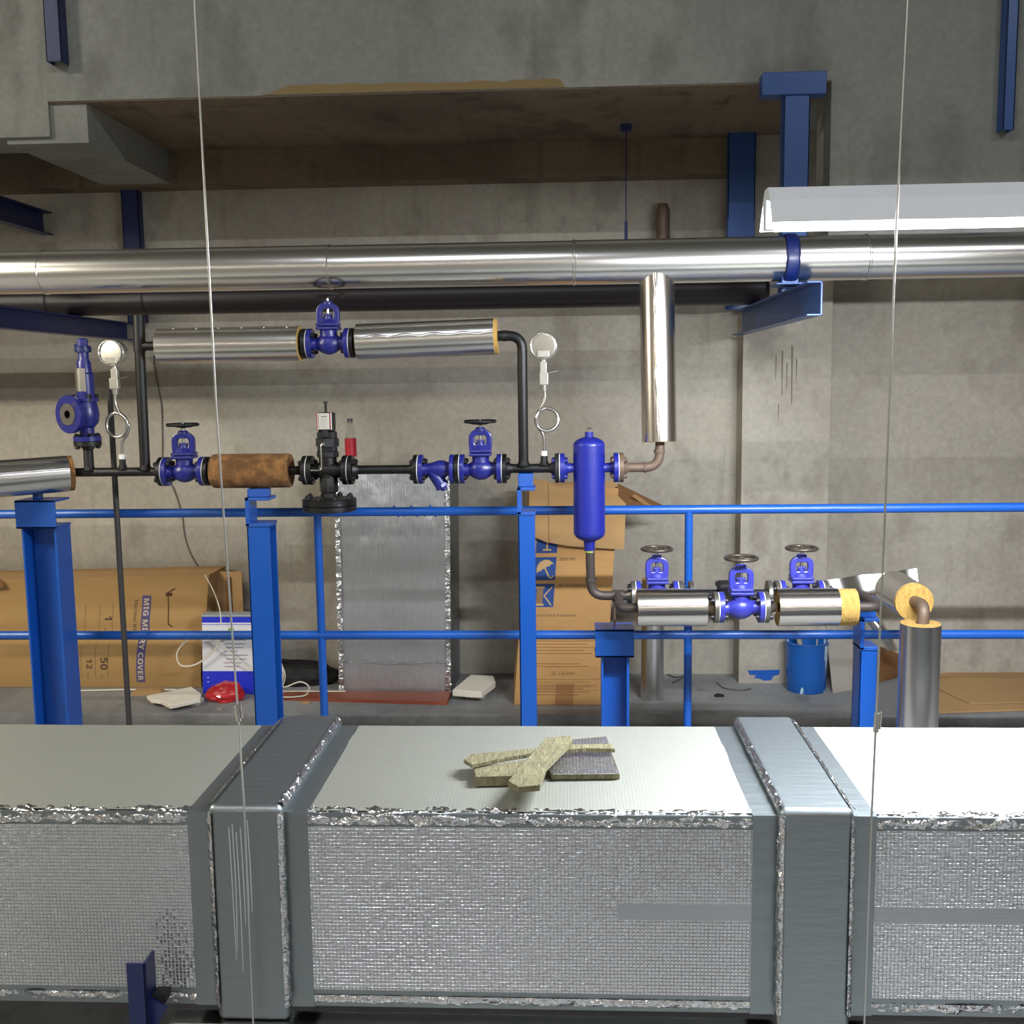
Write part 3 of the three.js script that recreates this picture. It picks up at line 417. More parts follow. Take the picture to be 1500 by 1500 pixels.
// ---- safety valve with its outlet facing out
const xsv = X(131);
{
  const o = thing('safety_valve', 'blue angle safety valve with open outlet flange and silver nameplate', 'valve', V(xsv, at(131, 648, ZS).y, ZS)); const Y = (py) => at(131, py, ZS).y - o.position.y, yc = Y(606);
  local('counter_flange', turned([[0.018, -0.034], [0.02, -0.03], [0.03, -0.017], [0.052, -0.016], [0.052, 0], [0.01, 0]], V(0, 0.004, 0), V(0, 1, 0), 30), M.black, o);
  local('body', join([turned([[0.052, 0], [0.052, 0.018], [0.028, 0.02], [0.028, 0.05], [0.045, 0.07], [0.05, 0.1], [0.046, 0.13], [0.042, 0.15], [0.05, 0.152], [0.05, 0.165], [0.03, 0.167]], V(0, 0.006, 0), V(0, 1, 0), 28)]), M.valve, o);
  const q = V(-0.45, 0, 0.89).normalize(); // direction of the outlet
  local('outlet', join([turned([[0.036, 0], [0.034, 0.06], [0.072, 0.062], [0.073, 0.064], [0.073, 0.08], [0.072, 0.082], [0.042, 0.082]], V(0, yc, 0), q, 36)]), M.valve, o);
  local('raised_face', turned([[0.042, 0.08], [0.042, 0.085], [0.0165, 0.085], [0.0165, 0.04], [0.001, 0.04]], V(0, yc, 0), q, 30), M.steelFlange, o, 'bare machined sealing face with a dark bore');
  local('bore', turned([[0.0164, 0.035], [0.0164, 0.0855], [0.015, 0.0856], [0.015, 0.04]], V(0, yc, 0), q, 24), M.blackScrap, o);
  const side = V(0, 1, 0).cross(q).normalize(); for (let k = 0; k < 4; k++) { const a = Math.PI / 4 + k * Math.PI / 2, c = V(0, yc, 0).addScaledVector(q, 0.0795).addScaledVector(side, 0.055 * Math.cos(a)); c.y += 0.055 * Math.sin(a); local('bolt_hole', turned([[0.0085, 0], [0.0085, 0.0034], [0.006, 0.0034], [0.006, 0.0005], [0.001, 0.0005]], c, q, 14), k % 2 ? M.navy : M.steelFlange, o); }
  const yb = Y(577), yt = Y(538); local('bonnet', join([turned([[0.033, 0], [0.034, 0.06], [0.034, yt - yb + 0.004], [0.028, yt - yb + 0.01], [0.026, yt - yb + 0.05], [0.02, yt - yb + 0.06], [0.02, yt - yb + 0.09]], V(0.004, yb - 0.03, 0), V(0, 1, 0), 26)]), M.valve, o);
  { const g = new THREE.CylinderGeometry(0.0352, 0.0352, 0.088, 24, 1, true, -1.05, 1.55); g.translate(0.004, (yb + yt) / 2 + 0.003, 0); local('nameplate', g, M.steel, o, 'bright silver nameplate wrapped around the bonnet'); }
  local('cap', join([turned([[0.029, 0], [0.031, 0.003], [0.031, 0.02], [0.028, 0.024], [0.001, 0.024]], V(0.004, Y(516), 0), V(0, 1, 0), 12)]), M.navy, o);
  local('lifting_gear', join([turned([[0.02, 0], [0.02, 0.026], [0.012, 0.03], [0.001, 0.03]], V(0.004, Y(507), 0), V(0, 1, 0), 10), cyl(V(0.02, Y(506), 0), V(-0.024, Y(506), 0.01), 0.006)]), M.valve, o);
  for (let k = 0; k < 4; k++) { const a = Math.PI / 4 + k * Math.PI / 2, b = local('bolt', boltShape, M.black, o); b.rotation.z = Math.PI / 2; b.position.set(0.04 * Math.cos(a), 0.005, 0.04 * Math.sin(a)); }
  for (let k = 0; k < 4; k++) { const a = Math.PI / 4 + k * Math.PI / 2, b = local('bolt', new THREE.CylinderGeometry(0.008, 0.008, 0.03, 6), M.black, o); b.position.set(0.044 * Math.cos(a), 0.172, 0.044 * Math.sin(a)); }
}
// ---- pressure gauges on coiled siphons, seen from the back
function gauge(label, c, pts, blockTop, blockBot, footY, footX, flip, z) {
  const o = thing('pressure_gauge', label, 'gauge', V(X(footX, footY, z), at(footX, footY, z).y, z)); const C = at(c[0], c[1], z);
  part('case', [turned([[0.001, 0], [0.042, 0], [0.046, 0.002], [0.0475, 0.006], [0.0475, 0.012], [0.05, 0.014], [0.05, 0.04], [0.047, 0.046], [0.04, 0.047], [0.001, 0.047]], V(C.x, C.y, z + 0.022), V(0.16, 0, -1), 40)], M.gauge, o);
  part('rim_ring', [new THREE.TorusGeometry(0.0475, 0.0035, 10, 44).translate(C.x, C.y, z + 0.018)], M.steel, o);
  part('vent_plate', [rbox(C.x - 0.022, C.x + 0.022, C.y - 0.042, C.y - 0.016, z + 0.022, z + 0.026, 0.003)], M.gauge, o);
  const t = at(blockTop[0], blockTop[1], z), b = at(blockBot[0], blockBot[1], z);
  part('neck', [cyl(V(C.x + 0.002, C.y - 0.045, z), V(t.x, t.y - 0.004, z), 0.011, 0.011, 6)], M.gauge, o);
  part('gauge_cock', [rbox(t.x - 0.013, t.x + 0.013, (t.y + b.y) / 2 + 0.006, t.y, z - 0.012, z + 0.012, 0.003), rbox(b.x - 0.017, b.x + 0.017, b.y + 0.018, (t.y + b.y) / 2 + 0.012, z - 0.014, z + 0.014, 0.003), cyl(V(b.x, b.y - 0.002, z), V(b.x, b.y + 0.02, z), 0.012, 0.014, 6)], M.gauge, o);
  part('cock_lever', [cyl(V(b.x + 0.012, (t.y + b.y) / 2 + 0.01, z), V(b.x + 0.05, (t.y + b.y) / 2 + 0.017, z - 0.02), 0.004)], M.steelFlange, o);
  part('siphon', [smooth(pts.map(([x, y, dz]) => at(x, y, z).add(V(0, 0, dz || 0))), 0.0062, 120, 10)], M.steel, o);
  const f = at(footX, footY, z); part('nut', [cyl(V(f.x, f.y - 0.012, z), V(f.x, f.y + 0.006, z), 0.013, 0.013, 6)], M.gasket, o); return f;
}
const g1 = gauge('back of a round steel gauge on a coiled siphon by the safety valve', [165, 517], [[169, 576], [169, 590], [175, 604], [186, 614, 0.008], [187, 627, 0.008], [178, 639, 0.006], [165, 638], [156, 628, -0.006], [157, 613, -0.008], [167, 605, -0.004], [180, 609], [188, 622], [186, 636], [180, 645], [178.5, 664]], [168, 540], [169, 577], 668, 179, 1, ZS);
const g2 = gauge('back of a round steel gauge on a coiled siphon by the blue vessel', [796, 507], [[798, 572], [798, 585], [794, 595], [790, 602, -0.008], [800, 598, -0.012], [813, 603, -0.01], [818, 615, -0.004], [812, 627, 0.004], [800, 631, 0.008], [789, 626, 0.008], [785, 615, 0.006], [789, 603, 0.004], [786, 610, 0.01], [787, 622, 0.008], [796, 638, 0.002], [797, 662]], [796, 530], [797, 571], 663, 797, -1, ZS);

// ---------------------------------------------------------------- pipe runs
{
  const y = LINE, z = ZS, R = 0.0172;
  const fillet = (x, yy, r, s = 1) => turned([[r + 0.012, 0], [r + 0.004, s * 0.008], [r, s * 0.02]], V(x, yy, z), V(0, 1, 0), 18);
  { // header with three branches
    const xr = X(213), xe = X(236, 500), o = thing('black_pipe_header', 'black pipe run with three branches between clad end and globe valve', 'pipe', V(X(100), y, z));
    part('run', [cyl(V(X(60), y, z), V(X(271) - 0.122, y, z), R)], M.black, o);
    part('branch', [cyl(V(xsv, y, z), V(xsv, at(131, 648, z).y - 0.03, z), R * 1.1), fillet(xsv, y + 0.008, R)], M.black, o);
    part('branch', [cyl(V(g1.x, y, z), V(g1.x, g1.y - 0.012, z), 0.0125), fillet(g1.x, y + 0.01, 0.0125)], M.black, o);
    part('riser', [bent([V(xr, y, z), V(X(204, 500), BYP, z)], R * 1.15, 0.05), fillet(xr, y + 0.008, R * 1.1), cyl(V(X(206, 500), BYP, z), V(X(262, 500), BYP, z), R), cyl(V(X(204, 500), BYP - 0.02, z), V(X(203, 462), at(203, 462, z).y, z), R * 1.3)], M.black, o);
  }
  const xa = X(426), xb = X(481) - 0.12; single('black_pipe', 'short black pipe between brown fibre sleeve and the reducing valve', 'pipe', [cyl(V(X(271) + 0.12, y, z), V(xb, y, z), R)], M.black, V(xa, y, z));
  const xc = X(481) + 0.118, xd = xv2 - 0.083 - 0.0165 - 0.066 - 0.003 - 0.113; single('black_pipe', 'straight black pipe in front of the foil block', 'pipe', [cyl(V(xc, y, z), V(xd, y, z), R)], M.black, V(xc, y, z));
  { // tee piece with the bypass riser
    const xr = X(766, 600), x1 = xv2 + 0.12, x2 = X(812), o = thing('black_pipe_tee', 'black pipe riser with elbow and tee beside the blue vessel', 'pipe', V(xr, y, z));
    part('run', [cyl(V(x1, y, z), V(x2, y, z), R * 1.02)], M.black, o);
    part('riser', [bent([V(xr, y, z), V(xr, BYP + 0.018, z), V(X(722, 495), BYP + 0.018, z)], R * 1.12, 0.055), fillet(xr, y + 0.008, R * 1.12), turned([[R * 1.2, 0], [R * 1.2, 0.02]], V(xr - 0.075, BYP + 0.018, z), V(1, 0, 0), 18)], M.black, o);
    part('gauge_branch', [cyl(V(g2.x, y, z), V(g2.x, g2.y - 0.012, z), 0.0135), fillet(g2.x, y + 0.01, 0.0135)], M.black, o);
  }
}
// ---- blue separator vessel with its flanged nozzles
{
  const c = at(863, 690, ZS), o = thing('separator_vessel', 'tall narrow bright blue pressure vessel with side flanges', 'vessel', V(c.x, LINE, ZS)); const Y = (py) => at(863, py, ZS).y - LINE, r = 0.0605;
  const y0 = Y(790), y1 = Y(641);
  const prof = [[0.001, y0 - 0.008]]; for (let i = 0; i <= 8; i++) { const a = i / 8 * Math.PI / 2; prof.push([r * Math.sin(a), y0 + 0.028 - 0.036 * Math.cos(a)]); } for (let i = 8; i >= 0; i--) { const a = i / 8 * Math.PI / 2; prof.push([r * Math.sin(a), y1 - 0.03 + 0.034 * Math.cos(a)]); }
  local('shell', turned(prof, V(0, 0, 0), V(0, 1, 0), 36), M.vessel, o);
  local('weld_seam', join([new THREE.TorusGeometry(r, 0.0013, 6, 48).rotateX(Math.PI / 2).translate(0, Y(664), 0), new THREE.TorusGeometry(r, 0.0013, 6, 48).rotateX(Math.PI / 2).translate(0, y0 + 0.035, 0)]), M.vessel, o);
  local('top_boss', turned([[0.016, 0], [0.016, 0.022], [0.001, 0.022]], V(0, y1, 0), V(0, 1, 0), 16), M.vessel, o); local('plug', turned([[0.012, 0], [0.012, 0.012], [0.008, 0.016], [0.001, 0.016]], V(0, y1 + 0.021, 0), V(0, 1, 0), 6), M.steel, o, 'bare steel plug');
  local('bottom_neck', turned([[0.02, 0], [0.022, 0.03], [0.03, 0.05]], V(0, Y(806), 0), V(0, 1, 0), 20), M.vessel, o); local('thread_ring', turned([[0.019, 0], [0.0195, 0.006], [0.018, 0.007]], V(0, Y(809), 0), V(0, 1, 0), 20), std({ color: 0x8f9a48, roughness: 0.6 }), o, 'thin yellow-green ring of thread sealant');
  for (const s of [-1, 1]) {
    local('nozzle', turned([[0.022, 0], [0.018, 0.012], [0.019, 0.03], [0.03, 0.044]], V(s * (r - 0.012), 0, 0), V(s, 0, 0), 22), M.vessel, o);
    const f = local('nozzle_flange', flangeShape(0, 0.018), M.vessel, o); f.position.x = s > 0 ? 0.093 : -0.111;
    addFlangeSet(o, s, s > 0 ? M.rust : M.blackMatt, s > 0 ? M.rust : M.valve, 0.111, true);
  }
  single('rusty_elbow_pipe', 'brown bare pipe with elbow between blue vessel and upright clad pipe', 'pipe', [bent([V(c.x + 0.14, LINE, ZS), V(X(966, 670), LINE, ZS), V(X(967, 640), at(967, 630, ZS).y, ZS)], 0.0178, 0.055), turned([[0.0205, 0], [0.0205, 0.01]], V(X(966, 670) - 0.06, LINE, ZS), V(1, 0, 0), 18), turned([[0.021, 0], [0.021, 0.012]], V(X(966, 670), LINE + 0.055, ZS), V(0, 1, 0), 18)], M.rust, V(c.x + 0.14, LINE, ZS));
  // drain below the vessel, forking into the two trap lines
  const o2 = thing('drain_fork_pipe', 'dark brown drain pipe below the vessel forking into two lines', 'pipe', V(c.x, LOW, ZS)), xt = X(905, 878);
  part('drop', [bent([V(c.x + 0.002, LINE + Y(806), ZS), V(c.x + 0.006, LOW, ZS), V(xt, LOW, ZS), V(xb1 - 0.12, LOW, ZS)], 0.0178, 0.055), turned([[0.021, 0], [0.021, 0.014]], V(c.x + 0.006, LOW + 0.055, ZS), V(0, 1, 0), 18)], M.darkPipe, o2);
  part('branch', [bent([V(xt, LOW, ZS), V(xt, LOW - 0.004, ZF), V(X(942, 890, ZF), LOW, ZF)], 0.0178, 0.045), turned([[0.022, 0], [0.022, 0.045]], V(xt - 0.022, LOW, ZS), V(1, 0, 0), 18)], M.darkPipe, o2);
}
// ---- steam trap between the two rear drain valves, and the pipes that join the lines
{
  const xm = (xb1 + xb2) / 2 + 0.005, w = (xb2 - xb1) / 2 - 0.083 - 0.035, o = thing('steam_trap', 'dark cast steam trap behind the middle drain valve', 'trap', V(xm, LOW, ZS));
  local('body', join([rbox(-0.045, 0.045, -0.045, 0.052, -0.045, 0.045, 0.01, 3), turned([[0.022, 0], [0.022, 2 * w - 0.02]], V(-w + 0.01, 0, 0), V(1, 0, 0), 18)]), M.blackMatt, o); local('cover', rbox(-0.05, 0.05, 0.03, 0.046, -0.05, 0.05, 0.004), M.blackMatt, o);
  for (const s of [-1, 1]) { const f = local('flange', flangeShape(0, 0.016), M.steelFlange, o); f.position.x = s > 0 ? w - 0.016 : -w; }
  const xe = X(1262, 880), pz = bent([V(xb2 + 0.12, LOW, ZS), V(xe, LOW, ZS), V(xe + 0.004, LOW, ZF), V(X(1232, 892, ZF), LOW, ZF)], 0.0178, 0.04); single('return_bend_pipe', 'dark pipe bend joining the two drain lines at the slender post', 'pipe', [pz, turned([[0.021, 0], [0.021, 0.02]], V(xe - 0.055, LOW, ZS), V(1, 0, 0), 16)], M.darkPipe, V(xe, LOW, ZS));
}
// ---- clad and bare pipe insulation
const rivet = new THREE.SphereGeometry(0.0035, 8, 6);
function jacket(label, a, b, r, mat, opt = {}) {
  const o = thing('clad_pipe_insulation', label, 'pipe insulation', a), d = b.clone().sub(a), L = d.length(), u = d.clone().normalize();
  part('cladding', [turned([[r - 0.003, 0], [r, 0.0], [r, L], [r - 0.003, L]], a, u, 56)], mat, o);
  if (opt.core !== false) part('fibre_core', [turned([[0.018, -0.001 - (opt.proudA || 0)], [r - 0.002, -0.001 - (opt.proudA || 0)], [r - 0.002, 0.03], [r - 0.002, L - 0.03], [r - 0.002, L + 0.001 + (opt.proudB || 0)], [0.018, L + 0.001 + (opt.proudB || 0)]], a, u, 40)].map((g) => metres(g)), opt.coreMat || M.fibre, o);
  // overlapping edge of the sheet with its rivets, at the angle given round the pipe
  const ref = Math.abs(u.y) > 0.8 ? V(0, 0, 1) : V(0, 1, 0), s1 = ref.clone().addScaledVector(u, -ref.dot(u)).normalize(), s2 = u.clone().cross(s1); const dirAt = (t) => s1.clone().multiplyScalar(Math.cos(t)).addScaledVector(s2, Math.sin(t));
  if (opt.seam !== undefined) {
    const wav = opt.wavy || 0; part('lap_seam', [quadSheet((p, q) => { const t = opt.seam + (q - 0.5) * 0.16 + wav * Math.sin(p * 30) * 0.05, h = r + 0.0016 * Math.sin(q * Math.PI) + (wav ? 0.002 * Math.abs(Math.sin(p * 23)) * q : 0.0004); return a.clone().addScaledVector(u, L * p).addScaledVector(dirAt(t), h); }, 60, 6)], mat, o);
    const n = opt.rivets || 0; for (let k = 0; k < n; k++) { const p = a.clone().addScaledVector(u, L * (0.12 + 0.8 * k / Math.max(1, n - 1))).addScaledVector(dirAt(opt.seam + 0.04), r + 0.001); part('rivet', [rivet.clone().translate(p.x, p.y, p.z)], M.steel, o); }
  }
  if (opt.ring) for (const t of opt.ring) part('swage_ring', [turned([[r, -0.004], [r + 0.0022, 0], [r, 0.004]], a.clone().addScaledVector(u, L * t), u, 48)], mat, o);
  return o;
}
jacket('long silver-clad pipe length with rivets joined to the upper blue valve', V(X(234, 503), BYP, ZS), V(X(440, 503), BYP, ZS), 0.067, M.clad, { seam: 0.35, rivets: 6, core: true });
jacket('silver-clad pipe length with wavy seam and yellow fibre end by the elbow', V(X(524, 503), BYP + 0.003, ZS), V(X(724, 496), BYP + 0.016, ZS), 0.068, M.clad, { seam: 1.35, wavy: 1, rivets: 6, proudB: 0.012 });
jacket('silver-clad pipe with a brown fibre end on the wide post', V(X(98), LINE - 0.004, ZS), at(-60, 706, ZS + 0.22), 0.0705, M.clad, { coreMat: M.brownFibre, proudA: 0.018, seam: -1.2, rivets: 0 });
{ const o = thing('fibre_pipe_sleeve', 'bare brown fibre pipe sleeve beside the globe valve', 'pipe insulation', V(X(310), LINE, ZS)), a = X(311), b = X(426), r = 0.066; part('sleeve', [metres(turned([[0.018, 0], [r - 0.01, 0], [r - 0.002, 0.006], [r, 0.014], [r + 0.001, (b - a) * 0.5], [r, b - a - 0.008], [r - 0.003, b - a], [0.05, b - a], [0.03, b - a - 0.006], [0.018, b - a - 0.006]], V(a, LINE, ZS), V(1, 0, 0), 40), 1)], M.brownFibre, o); }
jacket('upright silver-clad pipe hanging from the big silver pipe', V(X(966, 600), at(967, 647, ZS).y, ZS), V(X(963, 440), 2.015, -4.1), 0.0655, M.cladWarm, { seam: -0.2, wavy: 0.4, rivets: 6, proudB: -0.06 });
jacket('short silver-clad pipe beside the drain fork', V(X(933, 890, ZF), LOW, ZF), V(xf - 0.126, LOW, ZF), 0.0685, M.cladWarm, { proudA: -0.008, proudB: -0.008 });
jacket('short silver-clad pipe with a yellow fibre end', V(xf + 0.13, LOW, ZF), V(X(1226, 890, ZF), LOW, ZF), 0.0685, M.cladWarm, { proudA: -0.008, proudB: 0.064 });
{
  const vx = X(1346, 990, ZF), top = at(1346, 913, ZF).y; jacket('upright silver-clad pipe with yellow fibre top and a row of rivets', V(vx, FLOOR2, ZF), V(vx, top, ZF), 0.0715, M.clad, { seam: 0.95, rivets: 5 });
  const c = at(1338, 881, ZF - 0.12); jacket('stub of clad pipe before the railing with a round yellow fibre end', V(c.x, c.y, c.z), V(c.x, c.y, -4.2), 0.072, M.clad, { proudA: 0.012 });
  single('brown_elbow', 'brown pipe elbow joining the yellow fibre ends', 'pipe', [bent([V(c.x, c.y, c.z - 0.04), V(c.x + 0.002, c.y + 0.01, ZF + 0.0), V(vx + 0.002, top - 0.05, ZF + 0.005)], 0.0215, 0.05)], M.rust, V(c.x, c.y, c.z));
  const q = at(957, 1000, -5.3), yb = 0; jacket('silver-clad pipe offcut standing on the floor by the wall', V(at(955, 1015, -5.32).x, 0, -5.32), V(at(957, 930, -5.32).x, 0.62, -5.32), 0.058, M.clad, {});
}
// ---- big silver-clad main under the beam, black main behind it
{
  const z = -4.1, y = 2.06, o = thing('clad_main_pipe', 'big silver-clad pipe running across under the concrete beam', 'pipe', V(0, y, z)), r = 0.081; const cuts = [-4.5, X(67, 400, z), X(484, 390, z), X(841, 380, z), X(1268, 375, z), 4.4];
  for (let i = 0; i + 1 < cuts.length; i++) {
    part('cladding_length', [turned([[r, 0], [r + (i % 2) * 0.0012, 0.01], [r + (i % 2) * 0.0012, cuts[i + 1] - cuts[i] - 0.002], [r - 0.001, cuts[i + 1] - cuts[i]]], V(cuts[i], y, z), V(1, 0, 0), 72)], M.clad, o);
    if (i) part('joint_bead', [turned([[r, -0.007], [r + 0.0035, -0.004], [r + 0.0035, 0.002], [r, 0.005]], V(cuts[i], y, z), V(1, 0, 0), 64)], M.clad, o);
  }
  part('lap_edge', [quadSheet((u, v) => { const t = 0.42 + v * 0.1, h = r + 0.003 * v + 0.003 * v * Math.abs(Math.sin(u * 40)); return V(-4.4 + 8.7 * u, y + h * Math.cos(t), z - h * Math.sin(t)); }, 120, 3)], M.clad, o);
  const zb = -5.12, xe = X(1118, 440, zb), o2 = thing('black_main_pipe', 'thick matt black pipe behind the big silver pipe', 'pipe', V(-1, 2.02, zb)); part('pipe', [turned([[0.001, 0], [0.066, 0], [0.066, xe + 4.6], [0.05, xe + 4.62], [0.001, xe + 4.62]], V(-4.6, 2.026, zb), V(1, 0, 0), 32)], std({ color: 0x201a1e, roughness: 0.42 }), o2);
  for (const px of [75, 216]) part('joint_bead', [turned([[0.066, -0.006], [0.068, 0], [0.066, 0.006]], V(X(px, 450, zb), 2.026, zb), V(1, 0, 0), 32)], M.black, o2);
}
// ---- steelwork carrying the mains
function channelZ(x, w, y0, y1, z0, z1, open = -1) { const t = 0.007; return [rbox(open < 0 ? x + w - t : x, open < 0 ? x + w : x + t, y0, y1, z0, z1, 0.002), rbox(x, x + w, y0, y0 + t, z0, z1, 0.002), rbox(x, x + w, y1 - t, y1, z0, z1, 0.002)]; }
{
  const xr = at(1205, 440, -3.9).x, y0 = 1.838, y1 = 1.96;
  single('cantilever_channel', 'blue steel channel reaching out from the pilaster under the big silver pipe', 'steel channel', channelZ(xr - 0.055, 0.055, y0, y1, PIL, -3.9), M.hanger, V(xr, y0, PIL));
  const yq = 1.974, sh = thing('pipe_saddle', 'small blue pipe saddle on the channel at the pilaster', 'pipe saddle', V(xr - 0.1, y1, -4.1)); part('base_plate', [rbox(xr - 0.14, xr - 0.005, y1, y1 + 0.006, -4.16, -4.02, 0.002)], M.hanger, sh); part('strap', [new THREE.TorusGeometry(0.0865, 0.005, 8, 40).rotateY(Math.PI / 2).scale(5, 1, 1).translate(xr - 0.08, 2.06, -4.1)], M.navy, sh); part('web', [rbox(xr - 0.11, xr - 0.05, y1, 1.983, -4.13, -4.07, 0.002)], M.hanger, sh);
  const xl = at(200, 480, WALL).x; single('cantilever_channel', 'blue steel channel under the mains above the safety valve', 'steel channel', channelZ(xl - 0.06, 0.06, at(200, 499, WALL).y, 1.96, WALL, -3.9, 1), M.navy, V(xl, 1.85, WALL));
  const xu = at(78, 328, WALL).x; single('cantilever_channel', 'dark blue steel channel reaching out from the wall above the big silver pipe', 'steel channel', channelZ(xu - 0.06, 0.06, at(78, 345, WALL).y, at(78, 311, WALL).y, WALL, -3.9, 1), M.navy, V(xu, 2.4, WALL));
  // uprights against the wall
  const up = (px0, px1, yb, z, label, mat, top = 2.66) => { const a = at(px0, 310, z).x, b = at(px1, 310, z).x; return single('wall_upright_channel', label, 'steel channel', [rbox(a, b, yb, top, z - 0.008, z, 0.002), rbox(a, a + 0.007, yb, top, z - 0.06, z, 0.002), rbox(b - 0.007, b, yb, top, z - 0.06, z, 0.002)], mat, V(a, yb, z)); };
  up(178, 203, 1.96, WALL + 0.062, 'dark blue upright channel on the wall above the safety valve', M.navy);
  up(1066, 1106, 1.965, -5.53, 'blue upright channel on the pilaster beside the glowing tube light', M.hanger, 2.862);
  // hangers from the face of the beam
  const hang = (px0, px1, yb, label, mat, plateBox) => { const z = BEAM + 0.07, a = at(px0, 60, z).x, b = at(px1, 60, z).x, o = thing('beam_hanger', label, 'hanger', V(a, yb, z)), ytop = plateBox ? at(1170, 135, z).y : 4.3; part('post', [rbox(a, b, yb, ytop, z - 0.008, z, 0.002), rbox(a, a + 0.007, yb, ytop, z - 0.066, z, 0.002), rbox(b - 0.007, b, yb, ytop, z - 0.066, z, 0.002)], mat, o);
    if (plateBox) { const p0 = at(plateBox[0], plateBox[2], z + 0.01), p1 = at(plateBox[1], plateBox[3], z + 0.01); part('top_channel', [rbox(p0.x, p1.x, p1.y, p0.y, z - 0.066, z + 0.012, 0.004)], mat, o); } return o; };
  hang(66, 89, at(78, 90, BEAM + 0.07).y, 'dark blue hanger ending on the beam near the cross beam', M.navy);
  hang(1150, 1189, 1.965, 'blue T-shaped hanger dropping from the beam to the big pipe', M.hanger, [1117, 1211, 106, 137]);
  hang(1474, 1491, at(1482, 190, BEAM + 0.07).y, 'slim blue hanger on the beam above the glowing tube light', M.hanger);
  // thin rod hanger and short stub seen above the main
  const zr = -5.3, rx = X(917, 300, zr); single('rod_hanger', 'thin dark threaded rod hanging above the big silver pipe', 'rod', [cyl(V(rx, 2.09, zr), V(rx, SOFFIT, zr), 0.003, 0.003, 8), cyl(V(rx, 2.24, zr), V(rx, 2.38, zr), 0.009, 0.007, 10), rbox(rx - 0.025, rx + 0.025, SOFFIT - 0.04, SOFFIT, zr - 0.015, zr + 0.015, 0.003)], M.navy, V(rx, 2.09, zr));
  const sx0 = X(963, 330, -5.6), sx1 = X(983, 330, -5.6); single('wall_stub_pipe', 'short brown capped pipe standing above the big silver pipe', 'pipe', [turned([[0.001, 0], [(sx1 - sx0) / 2, 0], [(sx1 - sx0) / 2, 0.46], [(sx1 - sx0) / 2 - 0.012, 0.49], [0.001, 0.49]], V((sx0 + sx1) / 2, at(973, 298, -5.65).y - 0.49, -5.66), V(0, 1, 0), 18)], M.rust, V((sx0 + sx1) / 2, 2, -5.66));
}
{ // drain conduit and hanging cable
  const z = -4.17, a = at(172, 560, z), b = at(190, 1050, z); single('drain_conduit', 'thin dark grey upright conduit beside the cardboard box', 'conduit', [cyl(V(b.x - 0.004, FLOOR2, z), V(b.x - 0.004, a.y, z), 0.0115, 0.0115, 14)], M.conduit, V(b.x, FLOOR2, z));
  const zw = WALL + 0.006; single('hanging_cable', 'thin dark cable hanging down the stained wall', 'cable', [smooth([[226, 520], [228, 548], [236, 590], [238, 640], [240, 690], [254, 715], [266, 752], [272, 790], [284, 820], [300, 842]].map(([x, y]) => at(x, y, zw)), 0.003, 80, 6)], M.greyCable, at(226, 520, zw));
}

